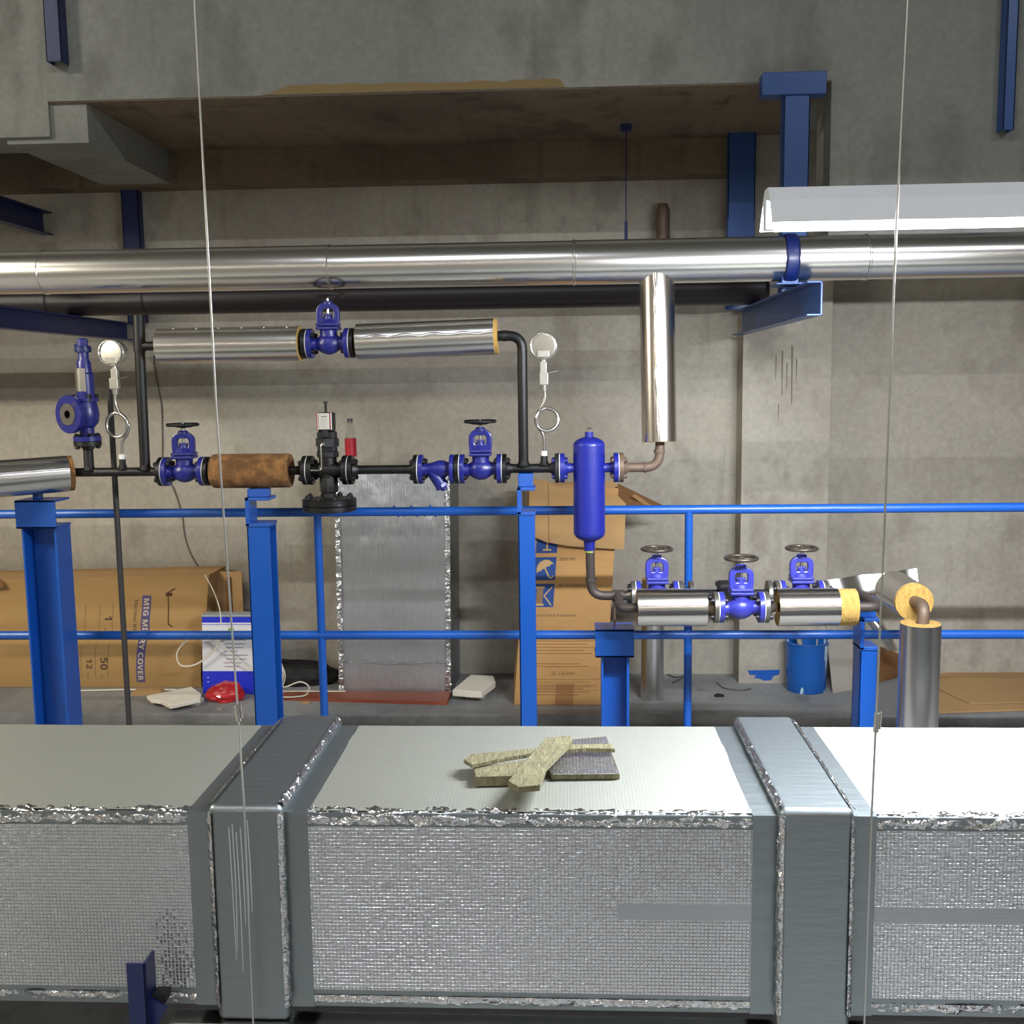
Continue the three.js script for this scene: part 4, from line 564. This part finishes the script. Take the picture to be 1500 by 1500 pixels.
// ---------------------------------------------------------------- things stored along the wall
// slab between two outlines a (front) and b (back) of four corners each, in the order lower left, lower right, upper right, upper left
function hexa(a, b, front = true) { const q = (p0, p1, p2, p3) => quadSheet((u, v) => p0.clone().lerp(p1, u).lerp(p3.clone().lerp(p2, u), v), 1, 1); const g = [q(b[1], b[0], b[3], b[2]), q(a[1], b[1], b[2], a[2]), q(b[0], a[0], a[3], b[3]), q(a[3], a[2], b[2], b[3]), q(b[0], b[1], a[1], a[0])]; if (front) g.unshift(q(a[0], a[1], a[2], a[3])); return g; }
const behind = (a, dz, dx = 0, dy = 0) => a.map((p) => V(p.x + dx, p.y + dy, p.z - dz));
{ // long carton on its side
  const zf = -5.5, cx0 = -3.7, A = [V(cx0, 0.002, zf), V(at(295, 1008, zf).x, 0.002, zf), at(306, 842, zf), V(cx0, at(0, 852, zf).y, zf)]; A[2].z = zf;
  const tex = printed(1400, 400, (x, w, h) => {
    x.fillStyle = '#a98756'; x.fillRect(0, 0, w, h); for (let i = 0; i < 500; i++) { x.fillStyle = `rgba(${110 + 60 * rnd()},${80 + 40 * rnd()},40,0.06)`; x.fillRect(rnd() * w, rnd() * h, 20 + 80 * rnd(), 2 + 6 * rnd()); }
    const place = (px) => (at(px, 930, zf).x - A[0].x) / ((A[1].x + A[2].x) / 2 - A[0].x) * w; // distance along the side of the print
    const col = (px, draw) => { x.save(); x.translate(place(px), 0); x.rotate(Math.PI / 2); draw(); x.restore(); };
    col(217, () => { x.fillStyle = '#534c78'; x.fillRect(72, 0, 308, 38); x.fillStyle = '#cbbd9e'; x.font = 'bold 33px sans-serif'; x.fillText('MIG MICRY COVER', 80, 31); });
    x.fillStyle = '#4a3b28'; col(193, () => { x.font = 'bold 19px serif'; x.fillText('Thermal MIG', 84, 0); });
    col(151, () => { x.font = 'bold 44px sans-serif'; x.fillText('1', 140, 0); x.fillText('50', 285, 0); x.font = '15px sans-serif'; x.fillText('m', 352, 0); x.fillText('pack', 186, 0); });
    col(130, () => { x.font = 'bold 36px sans-serif'; x.fillText('12', 290, 0); x.font = '15px sans-serif'; x.fillText('PLY', 344, 0); });
    x.fillStyle = 'rgba(70,56,38,0.7)'; for (const px of [126, 147, 166]) { x.fillRect(place(px) - 12, 100, 2, 110); x.fillRect(place(px) - 12, 240, 2, 120); }
    const sx = place(240); x.strokeStyle = '#5a3c20'; x.lineWidth = 6; x.beginPath(); x.moveTo(sx, 66); x.lineTo(sx + 34, 48); x.moveTo(sx + 4, 76); x.lineTo(sx + 14, 176); x.lineTo(sx + 32, 186); x.stroke(); x.fillStyle = '#4a2f18'; x.fillRect(sx - 6, 64, 28, 12);
  });
  const o = thing('long_carton', 'long brown cardboard carton lying by the wall with a printed violet band', 'carton', A[0].clone().lerp(A[1], 0.5));
  const sheet = (fn) => quadSheet((u, v) => { const p = A[0].clone().lerp(A[1], u).lerp(A[3].clone().lerp(A[2], u), v); p.z += 0.03 * Math.sin(v * Math.PI * 2) * (0.6 + 0.4 * u) - 0.02 * Math.exp(-Math.pow((v - 0.5) / 0.06, 2)); return p; }, 30, 40);
  part('printed_side', [sheet()], std({ map: tex, roughness: 0.9 }), o); part('carton_body', hexa(A, behind(A, 0.22, 0.02, 0.01), false).map((g) => metres(g)), M.card, o);
  const e0 = at(300, 900, zf - 0.1), e1 = at(352, 838, zf - 0.1); part('end_flap', [metres(plate([[A[2].x - 0.01, e0.y - 0.02], [e1.x, e0.y - 0.03], [e1.x, e1.y], [A[2].x - 0.03, e1.y + 0.0]], 0.005, zf - 0.12))], M.card, o); part('inner_flap', [metres(plate([[e1.x - 0.09, e0.y], [e1.x - 0.06, e0.y], [e1.x - 0.06, e1.y - 0.03], [e1.x - 0.08, e1.y - 0.03]], 0.006, zf - 0.11))], M.cardDark, o);
  part('torn_flap', [metres(plate([[at(0, 838, zf).x - 0.05, A[3].y - 0.03], [at(10, 850, zf).x, A[3].y - 0.02], [at(4, 838, zf).x, A[3].y + 0.02]], 0.005, zf + 0.03))], M.cardDark, o);
}
{ // white and blue carton
  const zf = -5.38, p = at(297, 1012, zf), q = at(372, 905, zf), w = q.x - p.x, tex = printed(256, 384, (x, W, H) => { x.fillStyle = '#d9dade'; x.fillRect(0, 0, W, H); x.fillStyle = '#1c2cc0'; x.fillRect(0, 270, W, 114); x.fillRect(0, 0, W, 28); x.fillStyle = '#d9dade'; x.fillRect(0, 34, W, 6); x.fillStyle = '#1c2cc0'; x.fillRect(0, 36, W, 3); x.fillStyle = '#7aa63c'; x.beginPath(); x.ellipse(138, 62, 14, 9, 0, 0, 7); x.fill(); for (let i = 0; i < 8; i++) { x.fillStyle = i > 5 ? '#a08898' : '#8a8a98'; x.fillRect(100 + (i % 3) * 6, 112 + i * 19, 110 - (i % 4) * 14, 5); } x.fillStyle = '#e6e8f4'; x.fillRect(22, 300, 8, 4); x.fillRect(22, 322, 8, 4); });
  const A = [V(p.x, 0.002, zf), V(p.x + w, 0.002, zf), V(p.x + w + 0.004, q.y, zf - 0.02), V(p.x + 0.008, q.y, zf - 0.02)], o = thing('white_blue_carton', 'white and blue printed carton in front of the long carton', 'carton', V(p.x + w / 2, 0, zf));
  part('printed_front', [quadSheet((u, v) => A[0].clone().lerp(A[1], u).lerp(A[3].clone().lerp(A[2], u), v), 1, 1)], std({ map: tex, roughness: 0.5 }), o); part('carton_body', hexa(A, behind(A, 0.08), false), std({ color: 0x2836b4, roughness: 0.55 }), o); part('lid', [rbox(p.x + 0.004, p.x + w + 0.006, q.y, q.y + 0.012, zf - 0.1, zf - 0.02, 0.003)], std({ color: 0x9aa0a0, roughness: 0.7 }), o);
}
{ // foil wrapped block standing against the wall, bottle on its top
  const zf = -5.4, A = [V(at(498, 1015, zf).x, 0.002, zf), V(at(660, 1015, zf).x, 0.002, zf), at(657, 692, zf), at(488, 692, zf)], dz = WALL + 0.08, o = thing('foil_insulation_block', 'tall block wrapped in ribbed silver foil standing against the wall', 'insulation', V((A[0].x + A[1].x) / 2, 0, zf)); A[2].z = A[3].z = zf - 0.03;
  const P = (u, v) => A[0].clone().lerp(A[1], u).lerp(A[3].clone().lerp(A[2], u), v);
  const face = quadSheet((u, v) => { const p = P(u, v); p.z += 0.012 * (fbm(u * 4, v * 7, 64, 4, 900) - 0.5) + 0.003 * (fbm(u * 30, v * 10, 64, 2, 905) - 0.5); return p; }, 90, 150);
  part('front_foil', [metres(face)], M.ribbed, o); part('block', hexa(A, A.map((p) => V(p.x + 0.02, p.y, dz)), false).map((g) => metres(g)), M.tape, o);
  for (const u of [0, 1]) part('edge_foil', [metres(quadSheet((t, v) => { const p = P(u, t); const n = 0.01 * (fbm(t * 40, v * 3, 64, 4, 910 + u) - 0.5); return V(p.x + (u ? -1 : 1) * (0.026 * v - 0.003) + n * 0.4, p.y, p.z + 0.006 + n * (1 - 0.5 * v)); }, 220, 8))], M.wrinkled, o);
  part('fold', [metres(quadSheet((u, v) => { const p = P(u, 0.14 + 0.004 * Math.sin(u * 9)); return V(p.x, p.y + 0.006 * (v - 0.5), p.z + 0.008 + 0.006 * Math.sin(v * Math.PI)); }, 40, 6))], M.wrinkled, o);
  const bx = at(514, 664, -5.48), top = A[3].y, b = thing('plastic_bottle', 'clear plastic bottle with a red label standing on the foil block', 'bottle', V(bx.x, top, -5.48)), H = at(514, 613, -5.48).y - top, r = 0.029;
  part('bottle_shell', [turned([[0.001, 0], [r - 0.006, 0], [r, 0.008], [r, H * 0.62], [r * 0.8, H * 0.76], [0.013, H * 0.9], [0.013, H * 0.94], [0.012, H * 0.94], [0.012, H * 0.9], [0.001, H * 0.89]], V(bx.x, top, -5.48), V(0, 1, 0), 28)], new THREE.MeshPhysicalMaterial({ color: 0xf4f4f0, transmission: 1, roughness: 0.08, thickness: 0, ior: 1.4 }), b);
  part('label', [turned([[r + 0.0008, H * 0.28], [r + 0.0008, H * 0.62]], V(bx.x, top, -5.48), V(0, 1, 0), 28)], std({ color: 0xb0182a, roughness: 0.45 }), b, 'red paper label'); part('cap', [turned([[0.0145, H * 0.93], [0.0145, H], [0.001, H]], V(bx.x, top, -5.48), V(0, 1, 0), 16)], std({ color: 0x4c4a48, roughness: 0.5 }), b);
}
{ // red-brown board, black scrap and cables on the floor
  const y0 = 0.0, zA = -5.375; const q = (px, py) => onLevel(px, py, 0.018); const l0 = q(378, 1020), r0 = q(655, 1028); const A = [V(l0.x, y0, l0.z), V(r0.x, y0, r0.z), V(r0.x, 0.018, r0.z), V(l0.x, 0.018, l0.z)], B = [V(l0.x, y0, -5.375), V(r0.x, y0, -5.375), V(r0.x, 0.018, -5.375), V(l0.x, 0.018, -5.375)];
  single('red_board', 'red-brown board lying on the floor before the foil block', 'board', hexa(A, B).map((g) => metres(g)), M.redBoard, V(l0.x, 0, l0.z));
  const bs = (px, py, w, h, d, z) => { const c = at(px, py, z); const g = new THREE.IcosahedronGeometry(1, 3); const p = g.attributes.position; for (let i = 0; i < p.count; i++) { const k = 0.75 + 0.5 * fbm(p.getX(i) * 2 + 5, p.getY(i) * 2 + p.getZ(i) + 5, 64, 3, 930 + px); p.setXYZ(i, p.getX(i) * k * w, Math.max(-0.5, p.getY(i) * k) * h, p.getZ(i) * k * d); } g.computeVertexNormals(); g.translate(c.x, 0.5 * h + 0.001, z); return g; };
  single('black_sack', 'crumpled black plastic sack on the floor beside the foil block', 'sack', [bs(440, 990, 0.21, 0.085, 0.1, -5.6)], M.blackScrap, at(440, 1000, -5.52).setY(0));
  const cab = (name, label, pts, mat, r) => single(name, label, 'cable', [smooth(pts, r, 120, 8)], mat, pts[0]);
  const zc = -5.35; cab('white_cable', 'white cable looped over the white and blue carton', [[335, 935, zc], [300, 930, zc], [272, 940, zc], [259, 958, zc], [264, 974, zc], [285, 974, zc], [308, 958, zc], [322, 940, zc + 0.01], [312, 934, zc + 0.02], [330, 950, zc + 0.01], [352, 968, zc + 0.005], [374, 984, zc]].map(([x, y, z]) => at(x, y, z)), M.cable, 0.0045);
  cab('white_cable', 'thin white cable running down from the long carton', [[300, 842, -5.44], [311, 862, -5.44], [320, 885, -5.385], [323, 900, -5.37], [324, 915, -5.362]].map(([x, y, z]) => at(x, y, z)), M.cable, 0.003);
  cab('white_cable', 'white cable curling out of the black sack', [[398, 1000, -5.3], [412, 992, -5.32], [417, 975, -5.3], [410, 955, -5.3], [405, 945, -5.3], [414, 970, -5.28], [414, 992, -5.27], [440, 985, -5.27], [452, 992, -5.26], [448, 1004, -5.25], [430, 1012, -5.24], [398, 1013, -5.24]].map(([x, y, z]) => at(x, y, z)).map((p) => V(p.x, Math.max(p.y - 0.05, 0.0225), Math.min(p.z, -5.26))), M.cable, 0.0038);
  cab('white_cable', 'white cable lying on the red board', [[390, 1013, 0], [430, 1012, 0], [470, 1008, 0], [492, 1004, 0], [508, 1010, 0]].map(([x, y]) => onLevel(x, y, 0.024)).map((p) => V(p.x, 0.0225, Math.max(p.z, -5.36))), M.cable, 0.004);
  cab('white_cable', 'pale cable along the foot of the long carton', [[92, 1013], [110, 1012], [150, 1011], [190, 1004], [230, 1004], [262, 1007]].map(([x, y]) => onLevel(x, y, 0.006)).map((p) => V(p.x, 0.006, Math.max(p.z, -5.44))), M.cable, 0.0045);
  const bc = at(94, 1012, -5.2); 
}
{ // polystyrene packing and red bag
  const foamBlock = (name, label, pts, th, y0, notch) => { const q = pts.map(([x, y]) => onLevel(x, y, y0 + th)); const s = new THREE.Shape(q.map((p) => new THREE.Vector2(p.x, -p.z))); const g = new THREE.ExtrudeGeometry(s, { depth: th - 0.008, bevelEnabled: true, bevelSize: 0.003, bevelThickness: 0.004, bevelSegments: 2 }); g.rotateX(-Math.PI / 2); g.translate(0, y0 + 0.004, 0); const o = thing(name, label, 'packing', V(q[0].x, y0, q[0].z)); part('block', [g], M.foam, o); return [o, q]; };
  const [o1, q1] = foamBlock('foam_packing', 'off-white foam packing piece beside the red plastic bag', [[216, 1019], [280, 1006], [294, 1016], [292, 1024], [250, 1033], [236, 1026], [222, 1024]], 0.02, 0.021);
  { const c = q1[3]; part('foot', [rbox(c.x - 0.12, c.x - 0.01, 0, 0.022, c.z - 0.1, c.z - 0.01, 0.003)], M.foam, o1); part('foot', [rbox(q1[0].x + 0.05, q1[0].x + 0.1, 0, 0.022, q1[0].z - 0.05, q1[0].z - 0.005, 0.003)], M.foam, o1); }
  const [o2, q2] = foamBlock('foam_packing', 'off-white foam packing piece between foil block and tall carton', [[664, 1010], [690, 988], [722, 990], [725, 998], [705, 1013], [688, 1012]], 0.034, 0.026);
  part('foot', [rbox(q2[0].x + 0.06, q2[2].x - 0.03, 0, 0.027, q2[2].z + 0.03, q2[0].z - 0.035, 0.003)], M.foam, o2);
  const c = onLevel(318, 1024, 0), g = new THREE.IcosahedronGeometry(1, 5), p = g.attributes.position; for (let i = 0; i < p.count; i++) { const x = p.getX(i), y = p.getY(i), z = p.getZ(i), k = 0.85 + 0.35 * fbm(x * 3 + 9, y * 3 + z * 2 + 9, 64, 4, 950); p.setXYZ(i, x * k * (0.095 + 0.015 * z), Math.max(-0.55, y * k * (1 + 0.25 * x)) * 0.06, z * k * 0.07); } g.computeVertexNormals(); g.translate(c.x + 0.045, 0.034, c.z + 0.01); single('red_plastic_bag', 'crumpled red plastic bag beside the foam packing', 'bag', [g], M.redBag, V(c.x, 0, c.z + 0.01));
  const f = onLevel(212, 1012, 0.008); single('cardboard_scrap', 'torn brown cardboard scrap at the foot of the long carton', 'scrap', [metres(plate([[f.x - 0.06, 0], [f.x + 0.02, 0.0], [f.x + 0.12, 0.012], [f.x + 0.1, 0.03], [f.x - 0.03, 0.028]], 0.05, f.z + 0.06))], M.card, f);
}
{ // tall crushed carton with open flaps
  const zf = -5.2, L = (px, py) => at(px, py, zf); const A = [L(753, 1030), L(886, 1030), L(906, 742), L(776, 712)]; A[0].y = A[1].y = 0.002; A[2].y = A[3].y = L(776, 716).y;
  const tex = printed(420, 960, (x, W, H) => {
    x.fillStyle = '#ba8f5a'; x.fillRect(0, 0, W, H); for (let i = 0; i < 300; i++) { x.fillStyle = `rgba(120,80,40,${0.02 + 0.04 * rnd()})`; x.fillRect(rnd() * W, rnd() * H, 3 + 60 * rnd(), 2 + 20 * rnd()); }
    const blue = '#2d4a86', tan = '#c4a070'; x.translate(28, 0); const sq = (y) => { x.fillStyle = blue; x.fillRect(22, y, 100, 102); };
    sq(180); x.strokeStyle = tan; x.lineWidth = 8; x.beginPath(); x.moveTo(74, 215); x.lineTo(74, 266); x.moveTo(54, 268); x.lineTo(94, 268); x.stroke(); x.fillStyle = tan; x.beginPath(); x.moveTo(46, 188); x.lineTo(102, 188); x.lineTo(84, 222); x.lineTo(64, 222); x.fill();
    sq(300); x.save(); x.translate(72, 350); x.rotate(-0.5); x.fillStyle = tan; x.beginPath(); x.moveTo(-44, 2); x.quadraticCurveTo(-34, -38, 0, -38); x.quadraticCurveTo(34, -38, 44, 2); x.quadraticCurveTo(30, -8, 22, 2); x.quadraticCurveTo(10, -8, 0, 2); x.quadraticCurveTo(-12, -8, -22, 2); x.quadraticCurveTo(-32, -8, -44, 2); x.fill(); x.strokeStyle = tan; x.lineWidth = 7; x.beginPath(); x.moveTo(0, 0); x.lineTo(0, 44); x.quadraticCurveTo(6, 58, 18, 46); x.stroke(); x.restore();
    sq(418); x.fillStyle = '#8a6b4c'; x.fillRect(40, 438, 30, 66); x.fillStyle = tan; x.fillRect(32, 428, 44, 10); x.fillRect(32, 504, 44, 10); x.strokeStyle = tan; x.lineWidth = 6; x.beginPath(); x.moveTo(112, 430); x.lineTo(76, 470); x.lineTo(112, 512); x.stroke();
    x.fillStyle = '#6d5238'; x.font = 'bold 17px sans-serif'; x.fillText('KEEP DRY', 136, 316); x.fillText('USE NO HAND HOOKS', 132, 432); x.font = 'bold 15px sans-serif'; x.fillText('DO NOT STACK IF DAMAGED', 30, 562);
    x.fillStyle = '#5f5a84'; x.fillRect(20, 632, 352, 22); x.fillStyle = 'rgba(110,70,40,0.75)'; const rows = [668, 682, 696, 710, 724, 770, 782, 872, 884, 898, 912]; rows.forEach((y, i) => x.fillRect(20, y, 330 - (i * 53) % 90, 3));
    for (let i = 0; i < 5; i++) x.fillRect(20, 842 + i * 12, 340 - (i * 37) % 70, 2); x.fillStyle = '#5a4430'; x.font = '22px sans-serif'; x.fillText('Caution', 168, 822); x.strokeStyle = '#5a4430'; x.lineWidth = 2; x.beginPath(); x.moveTo(136, 822); x.lineTo(146, 804); x.lineTo(156, 822); x.closePath(); x.stroke();
    x.strokeStyle = '#4a4a5c'; x.lineWidth = 7; x.beginPath(); x.ellipse(44, 888, 12, 15, 0, 0, 7); x.stroke(); x.beginPath(); x.ellipse(44, 926, 14, 17, 0, 0, 7); x.stroke(); x.fillStyle = 'rgba(120,76,44,0.45)'; x.fillRect(160, 862, 84, 98);
  });
  const o = thing('tall_carton', 'tall open brown carton with blue handling symbols behind the blue vessel', 'carton', V((A[0].x + A[1].x) / 2, 0, zf)), P = (u, v) => A[0].clone().lerp(A[1], u).lerp(A[3].clone().lerp(A[2], u), v);
  part('printed_front', [quadSheet((u, v) => { const p = P(u, v); p.z += 0.012 * Math.sin(v * 7) * Math.sin(u * 3); return p; }, 12, 24)], std({ map: tex, roughness: 0.9 }), o);
  const B = behind(A, 0.34, -0.02), q = (a, b, c, d) => metres(quadSheet((u, v) => a.clone().lerp(b, u).lerp(d.clone().lerp(c, u), v), 1, 1)); part('side_wall', [q(A[1], B[1], B[2], A[2])], M.card, o); part('side_wall', [q(B[0], A[0], A[3], B[3])], M.card, o); part('back_wall', [q(B[1], B[0], B[3], B[2])], M.card, o); part('bottom', [q(B[0], B[1], A[1], A[0])], M.card, o);
  const bendZ = (dz) => (g) => g; 
  { const z = zf + 0.03, W = (px, py) => { const p = at(px, py, z); return [p.x, p.y]; }; part('front_flap', [metres(plate([W(776, 784), W(800, 794), W(832, 800), W(914, 805), W(917, 738), W(905, 726), W(830, 716), W(806, 709), W(775, 708)], 0.005, z))], M.card, o, 'front flap hanging down over the printed side'); part('flap_crease', [cyl(at(803, 710, z + 0.001), at(804, 794, z + 0.001), 0.0012, 0.0012, 6)], M.cardDark, o); }
  { const z = zf - 0.1, W = (px, py) => { const p = at(px, py, z); return [p.x, p.y]; }; part('back_flap', [metres(plate([W(778, 716), W(906, 716), W(900, 704), W(870, 706), W(815, 712), W(800, 704), W(780, 702)], 0.005, z))], M.card, o); }
  { const z = zf - 0.06; const f = (pts, mat, name) => { const a = pts.map(([x, y, dz]) => at(x, y, z + dz)); part(name, hexa(a, a.map((p) => V(p.x, p.y - 0.006, p.z - 0.005))).map((g) => metres(g)), mat, o); }; f([[905, 742, 0.05], [935, 742, 0.02], [975, 742, -0.12], [905, 708, -0.1]], M.cardDark, 'side_flap'); f([[926, 726, 0.0], [931, 724, 0.0], [960, 744, -0.08], [955, 746, -0.08]], M.card, 'flap_edge'); }
}
{ // bucket with paint, leaning boards, sheet offcuts, flattened cardboard
  const c = onLevel(1181, 1018, 0), zb = c.z - 0.1, x = at(1181, 980, zb).x, H = at(1181, 938, zb).y, r0 = 0.1, r1 = 0.108, o = thing('paint_bucket', 'blue paint-splashed bucket with a wire handle by the wall', 'bucket', V(x, 0, zb));
  part('pail', [turned([[0.001, 0.002], [r0, 0.002], [r1, H - 0.01], [r1 + 0.004, H - 0.01], [r1 + 0.004, H], [r1 - 0.004, H], [r0 - 0.006, 0.02], [0.001, 0.02]], V(x, 0, zb), V(0, 1, 0), 40)], M.bucket, o); part('wire_handle', [smooth([V(x - r1 - 0.003, H - 0.02, zb), V(x - r1 * 0.9, H + 0.07, zb - 0.02), V(x, H + 0.14, zb - 0.04), V(x + r1 * 0.9, H + 0.07, zb - 0.02), V(x + r1 + 0.003, H - 0.02, zb)], 0.0025, 40, 6)], M.steel, o); part('brush', [cyl(V(x - 0.03, H - 0.05, zb), V(x - 0.045, H + 0.05, zb - 0.02), 0.012, 0.016), cyl(V(x + 0.035, H - 0.05, zb + 0.06), V(x + 0.05, H + 0.05, zb + 0.02), 0.004)], M.board, o);
  const zl = -5.3, W = (px, py, z) => at(px, py, z);
  const lean = (name, label, cat, pts, mat, th = 0.006) => { const a = pts.map(([px, py, z]) => W(px, py, z)); const lo = Math.min(...a.map((p) => p.y)); return single(name, label, cat, hexa(a, a.map((p) => V(p.x, p.y, p.z - th))).map((g) => metres(g)), mat, a[0]); };
  const fl = (px, py) => onLevel(px, py, 0.002).z;
  lean('grey_board', 'grey-brown board leaning beside the blue bucket', 'board', [[1220, 1016, fl(1220, 1016)], [1268, 1008, fl(1268, 1008)], [1262, 935, -5.6], [1210, 925, -5.6]], M.board, 0.006);
  lean('cardboard_scrap', 'brown cardboard piece behind the slender post at the bucket', 'scrap', [[1286, 1000, fl(1286, 1000)], [1322, 990, fl(1322, 990)], [1318, 958, -5.6], [1287, 946, -5.6]], M.cardDark, 0.006);
  { const z0 = -5.45, s = thing('sheet_metal_offcut', 'bent shiny sheet metal offcuts leaning behind the fibre-ended pipe', 'sheet metal', at(1280, 960, z0).setY(0.3)); const cs = [[1208, 850], [1345, 834], [1345, 858], [1218, 876]].map(([a, b]) => W(a, b, z0));
    part('upper_sheet', [quadSheet((u, v) => { const p = cs[3].clone().lerp(cs[2], u).lerp(cs[0].clone().lerp(cs[1], u), v); p.z += 0.014 * Math.sin(u * 12) - 0.03 * (v - 0.5); return p; }, 30, 8)], M.clad, s);
    const c2 = [[1298, 952], [1316, 952], [1262, 862], [1236, 868]].map(([a, b], i) => W(a, b, i < 2 ? z0 + 0.05 : z0 - 0.03)); part('lower_sheet', [quadSheet((u, v) => { const p = c2[0].clone().lerp(c2[1], u).lerp(c2[3].clone().lerp(c2[2], u), v); p.z += 0.03 * Math.sin(u * 3.1) + 0.05 * Math.sin(v * 4); return p; }, 10, 24)], M.clad, s); }
  { const y = 0.02, pts = [[1368, 1040], [1368, 985], [1420, 978], [1560, 976], [1600, 1032], [1500, 1036]].map(([a, b]) => onLevel(a, b, y)); const s = new THREE.Shape(pts.map((p) => new THREE.Vector2(p.x, -p.z))), g = new THREE.ExtrudeGeometry(s, { depth: 0.008, bevelEnabled: false }); g.rotateX(-Math.PI / 2); g.translate(0, 0.002, 0); const o2 = thing('flattened_carton', 'flattened brown cardboard lying on the floor by the wall', 'cardboard', V(pts[0].x, 0, pts[0].z)); part('lower_sheet', [metres(g)], M.card, o2);
    const t = [[1372, 1004], [1398, 985], [1480, 983], [1580, 985], [1590, 1024], [1420, 1026]].map(([a, b]) => onLevel(a, b, 0.03)); const s2 = new THREE.Shape(t.map((p) => new THREE.Vector2(p.x, -p.z))), g2 = new THREE.ExtrudeGeometry(s2, { depth: 0.006, bevelEnabled: false }); g2.rotateX(-Math.PI / 2); { const p = g2.attributes.position; const zmax = Math.max(...t.map((v) => v.z)); for (let i = 0; i < p.count; i++) p.setY(i, p.getY(i) + 0.012 + 0.05 * Math.max(0, (zmax - p.getZ(i) - 0.1)) * 0.3); } part('upper_sheet', [metres(g2)], M.card, o2); }
  // dried paint spilled on the foot of the pilaster
  const e = [[1095, 982], [1142, 981], [1141, 988], [1133, 990], [1130, 996], [1120, 997], [1112, 994], [1104, 993], [1108, 989], [1098, 988]].map(([a, b]) => { const p = at(a, b, PIL); return [p.x, p.y]; }); struct('trim_paint_smear', [plate(e, 0.002, PIL + 0.0015)], M.rail, 'smear of blue paint on the foot of the pilaster');
}
{ // drip marks on the pilaster
  for (const [px, py, h, w] of [[1136, 520, 40, 2], [1145, 512, 70, 2.5], [1152, 530, 44, 2], [1159, 505, 90, 3], [1166, 524, 40, 2], [1140, 590, 30, 1.5]]) { const a = at(px, py, PIL), b = at(px - 1, py + h, PIL), q = at(px + w, py, PIL).x - a.x; struct(numbered('trim_drip_mark'), [plate([[a.x, a.y], [a.x + q, a.y - 0.01], [b.x + q * 0.7, b.y + 0.02], [b.x + q * 0.3, b.y]], 0.001, PIL + 0.0006)], M.drip, 'thin dark drip mark on the pilaster'); }
}
{ // litter on the floor
  const bit = (px, py, w, d, mat, label, name = 'floor_scrap') => { const c = onLevel(px, py, 0.001); single(name, label, 'scrap', [plate([[c.x - w / 2, 0.001], [c.x + w * 0.4, 0.001], [c.x + w / 2, 0.006], [c.x - w * 0.1, 0.012], [c.x - w * 0.4, 0.007]], d, c.z)], mat, V(c.x, 0.001, c.z)); };
  bit(1054, 1021, 0.05, 0.03, M.blackScrap, 'small dark scrap on the floor beside the rail post'); bit(322, 1040, 0.0001 + 0.03, 0.02, M.board, 'small grey chip on the floor by the red bag'); bit(447, 1031, 0.05, 0.02, M.card, 'small brown chip on the floor before the red board'); bit(92, 1014, 0.1, 0.03, M.white, 'torn white paper scrap at the foot of the wide post');
  const strip1 = [[1050, 1000], [1062, 1008], [1085, 1011], [1100, 1009]].map(([a, b]) => onLevel(a, b, 0.004)); single('curled_strip', 'thin curled metal strip on the floor near the pilaster', 'strip', [smooth(strip1, 0.004, 30, 6)], M.steelFlange, strip1[0]);
  const strip2 = [[978, 988], [990, 992], [1003, 990], [992, 997], [985, 1000]].map(([a, b]) => onLevel(a, b, 0.006)); single('curled_strip', 'dark tangled twig of wire on the floor by the standing clad offcut', 'wire', [smooth(strip2.map((p) => V(p.x, 0.006, Math.max(p.z, WALL + 0.02))), 0.003, 30, 6)], M.conduit, strip2[0]);
}

renderer.render(scene, camera);
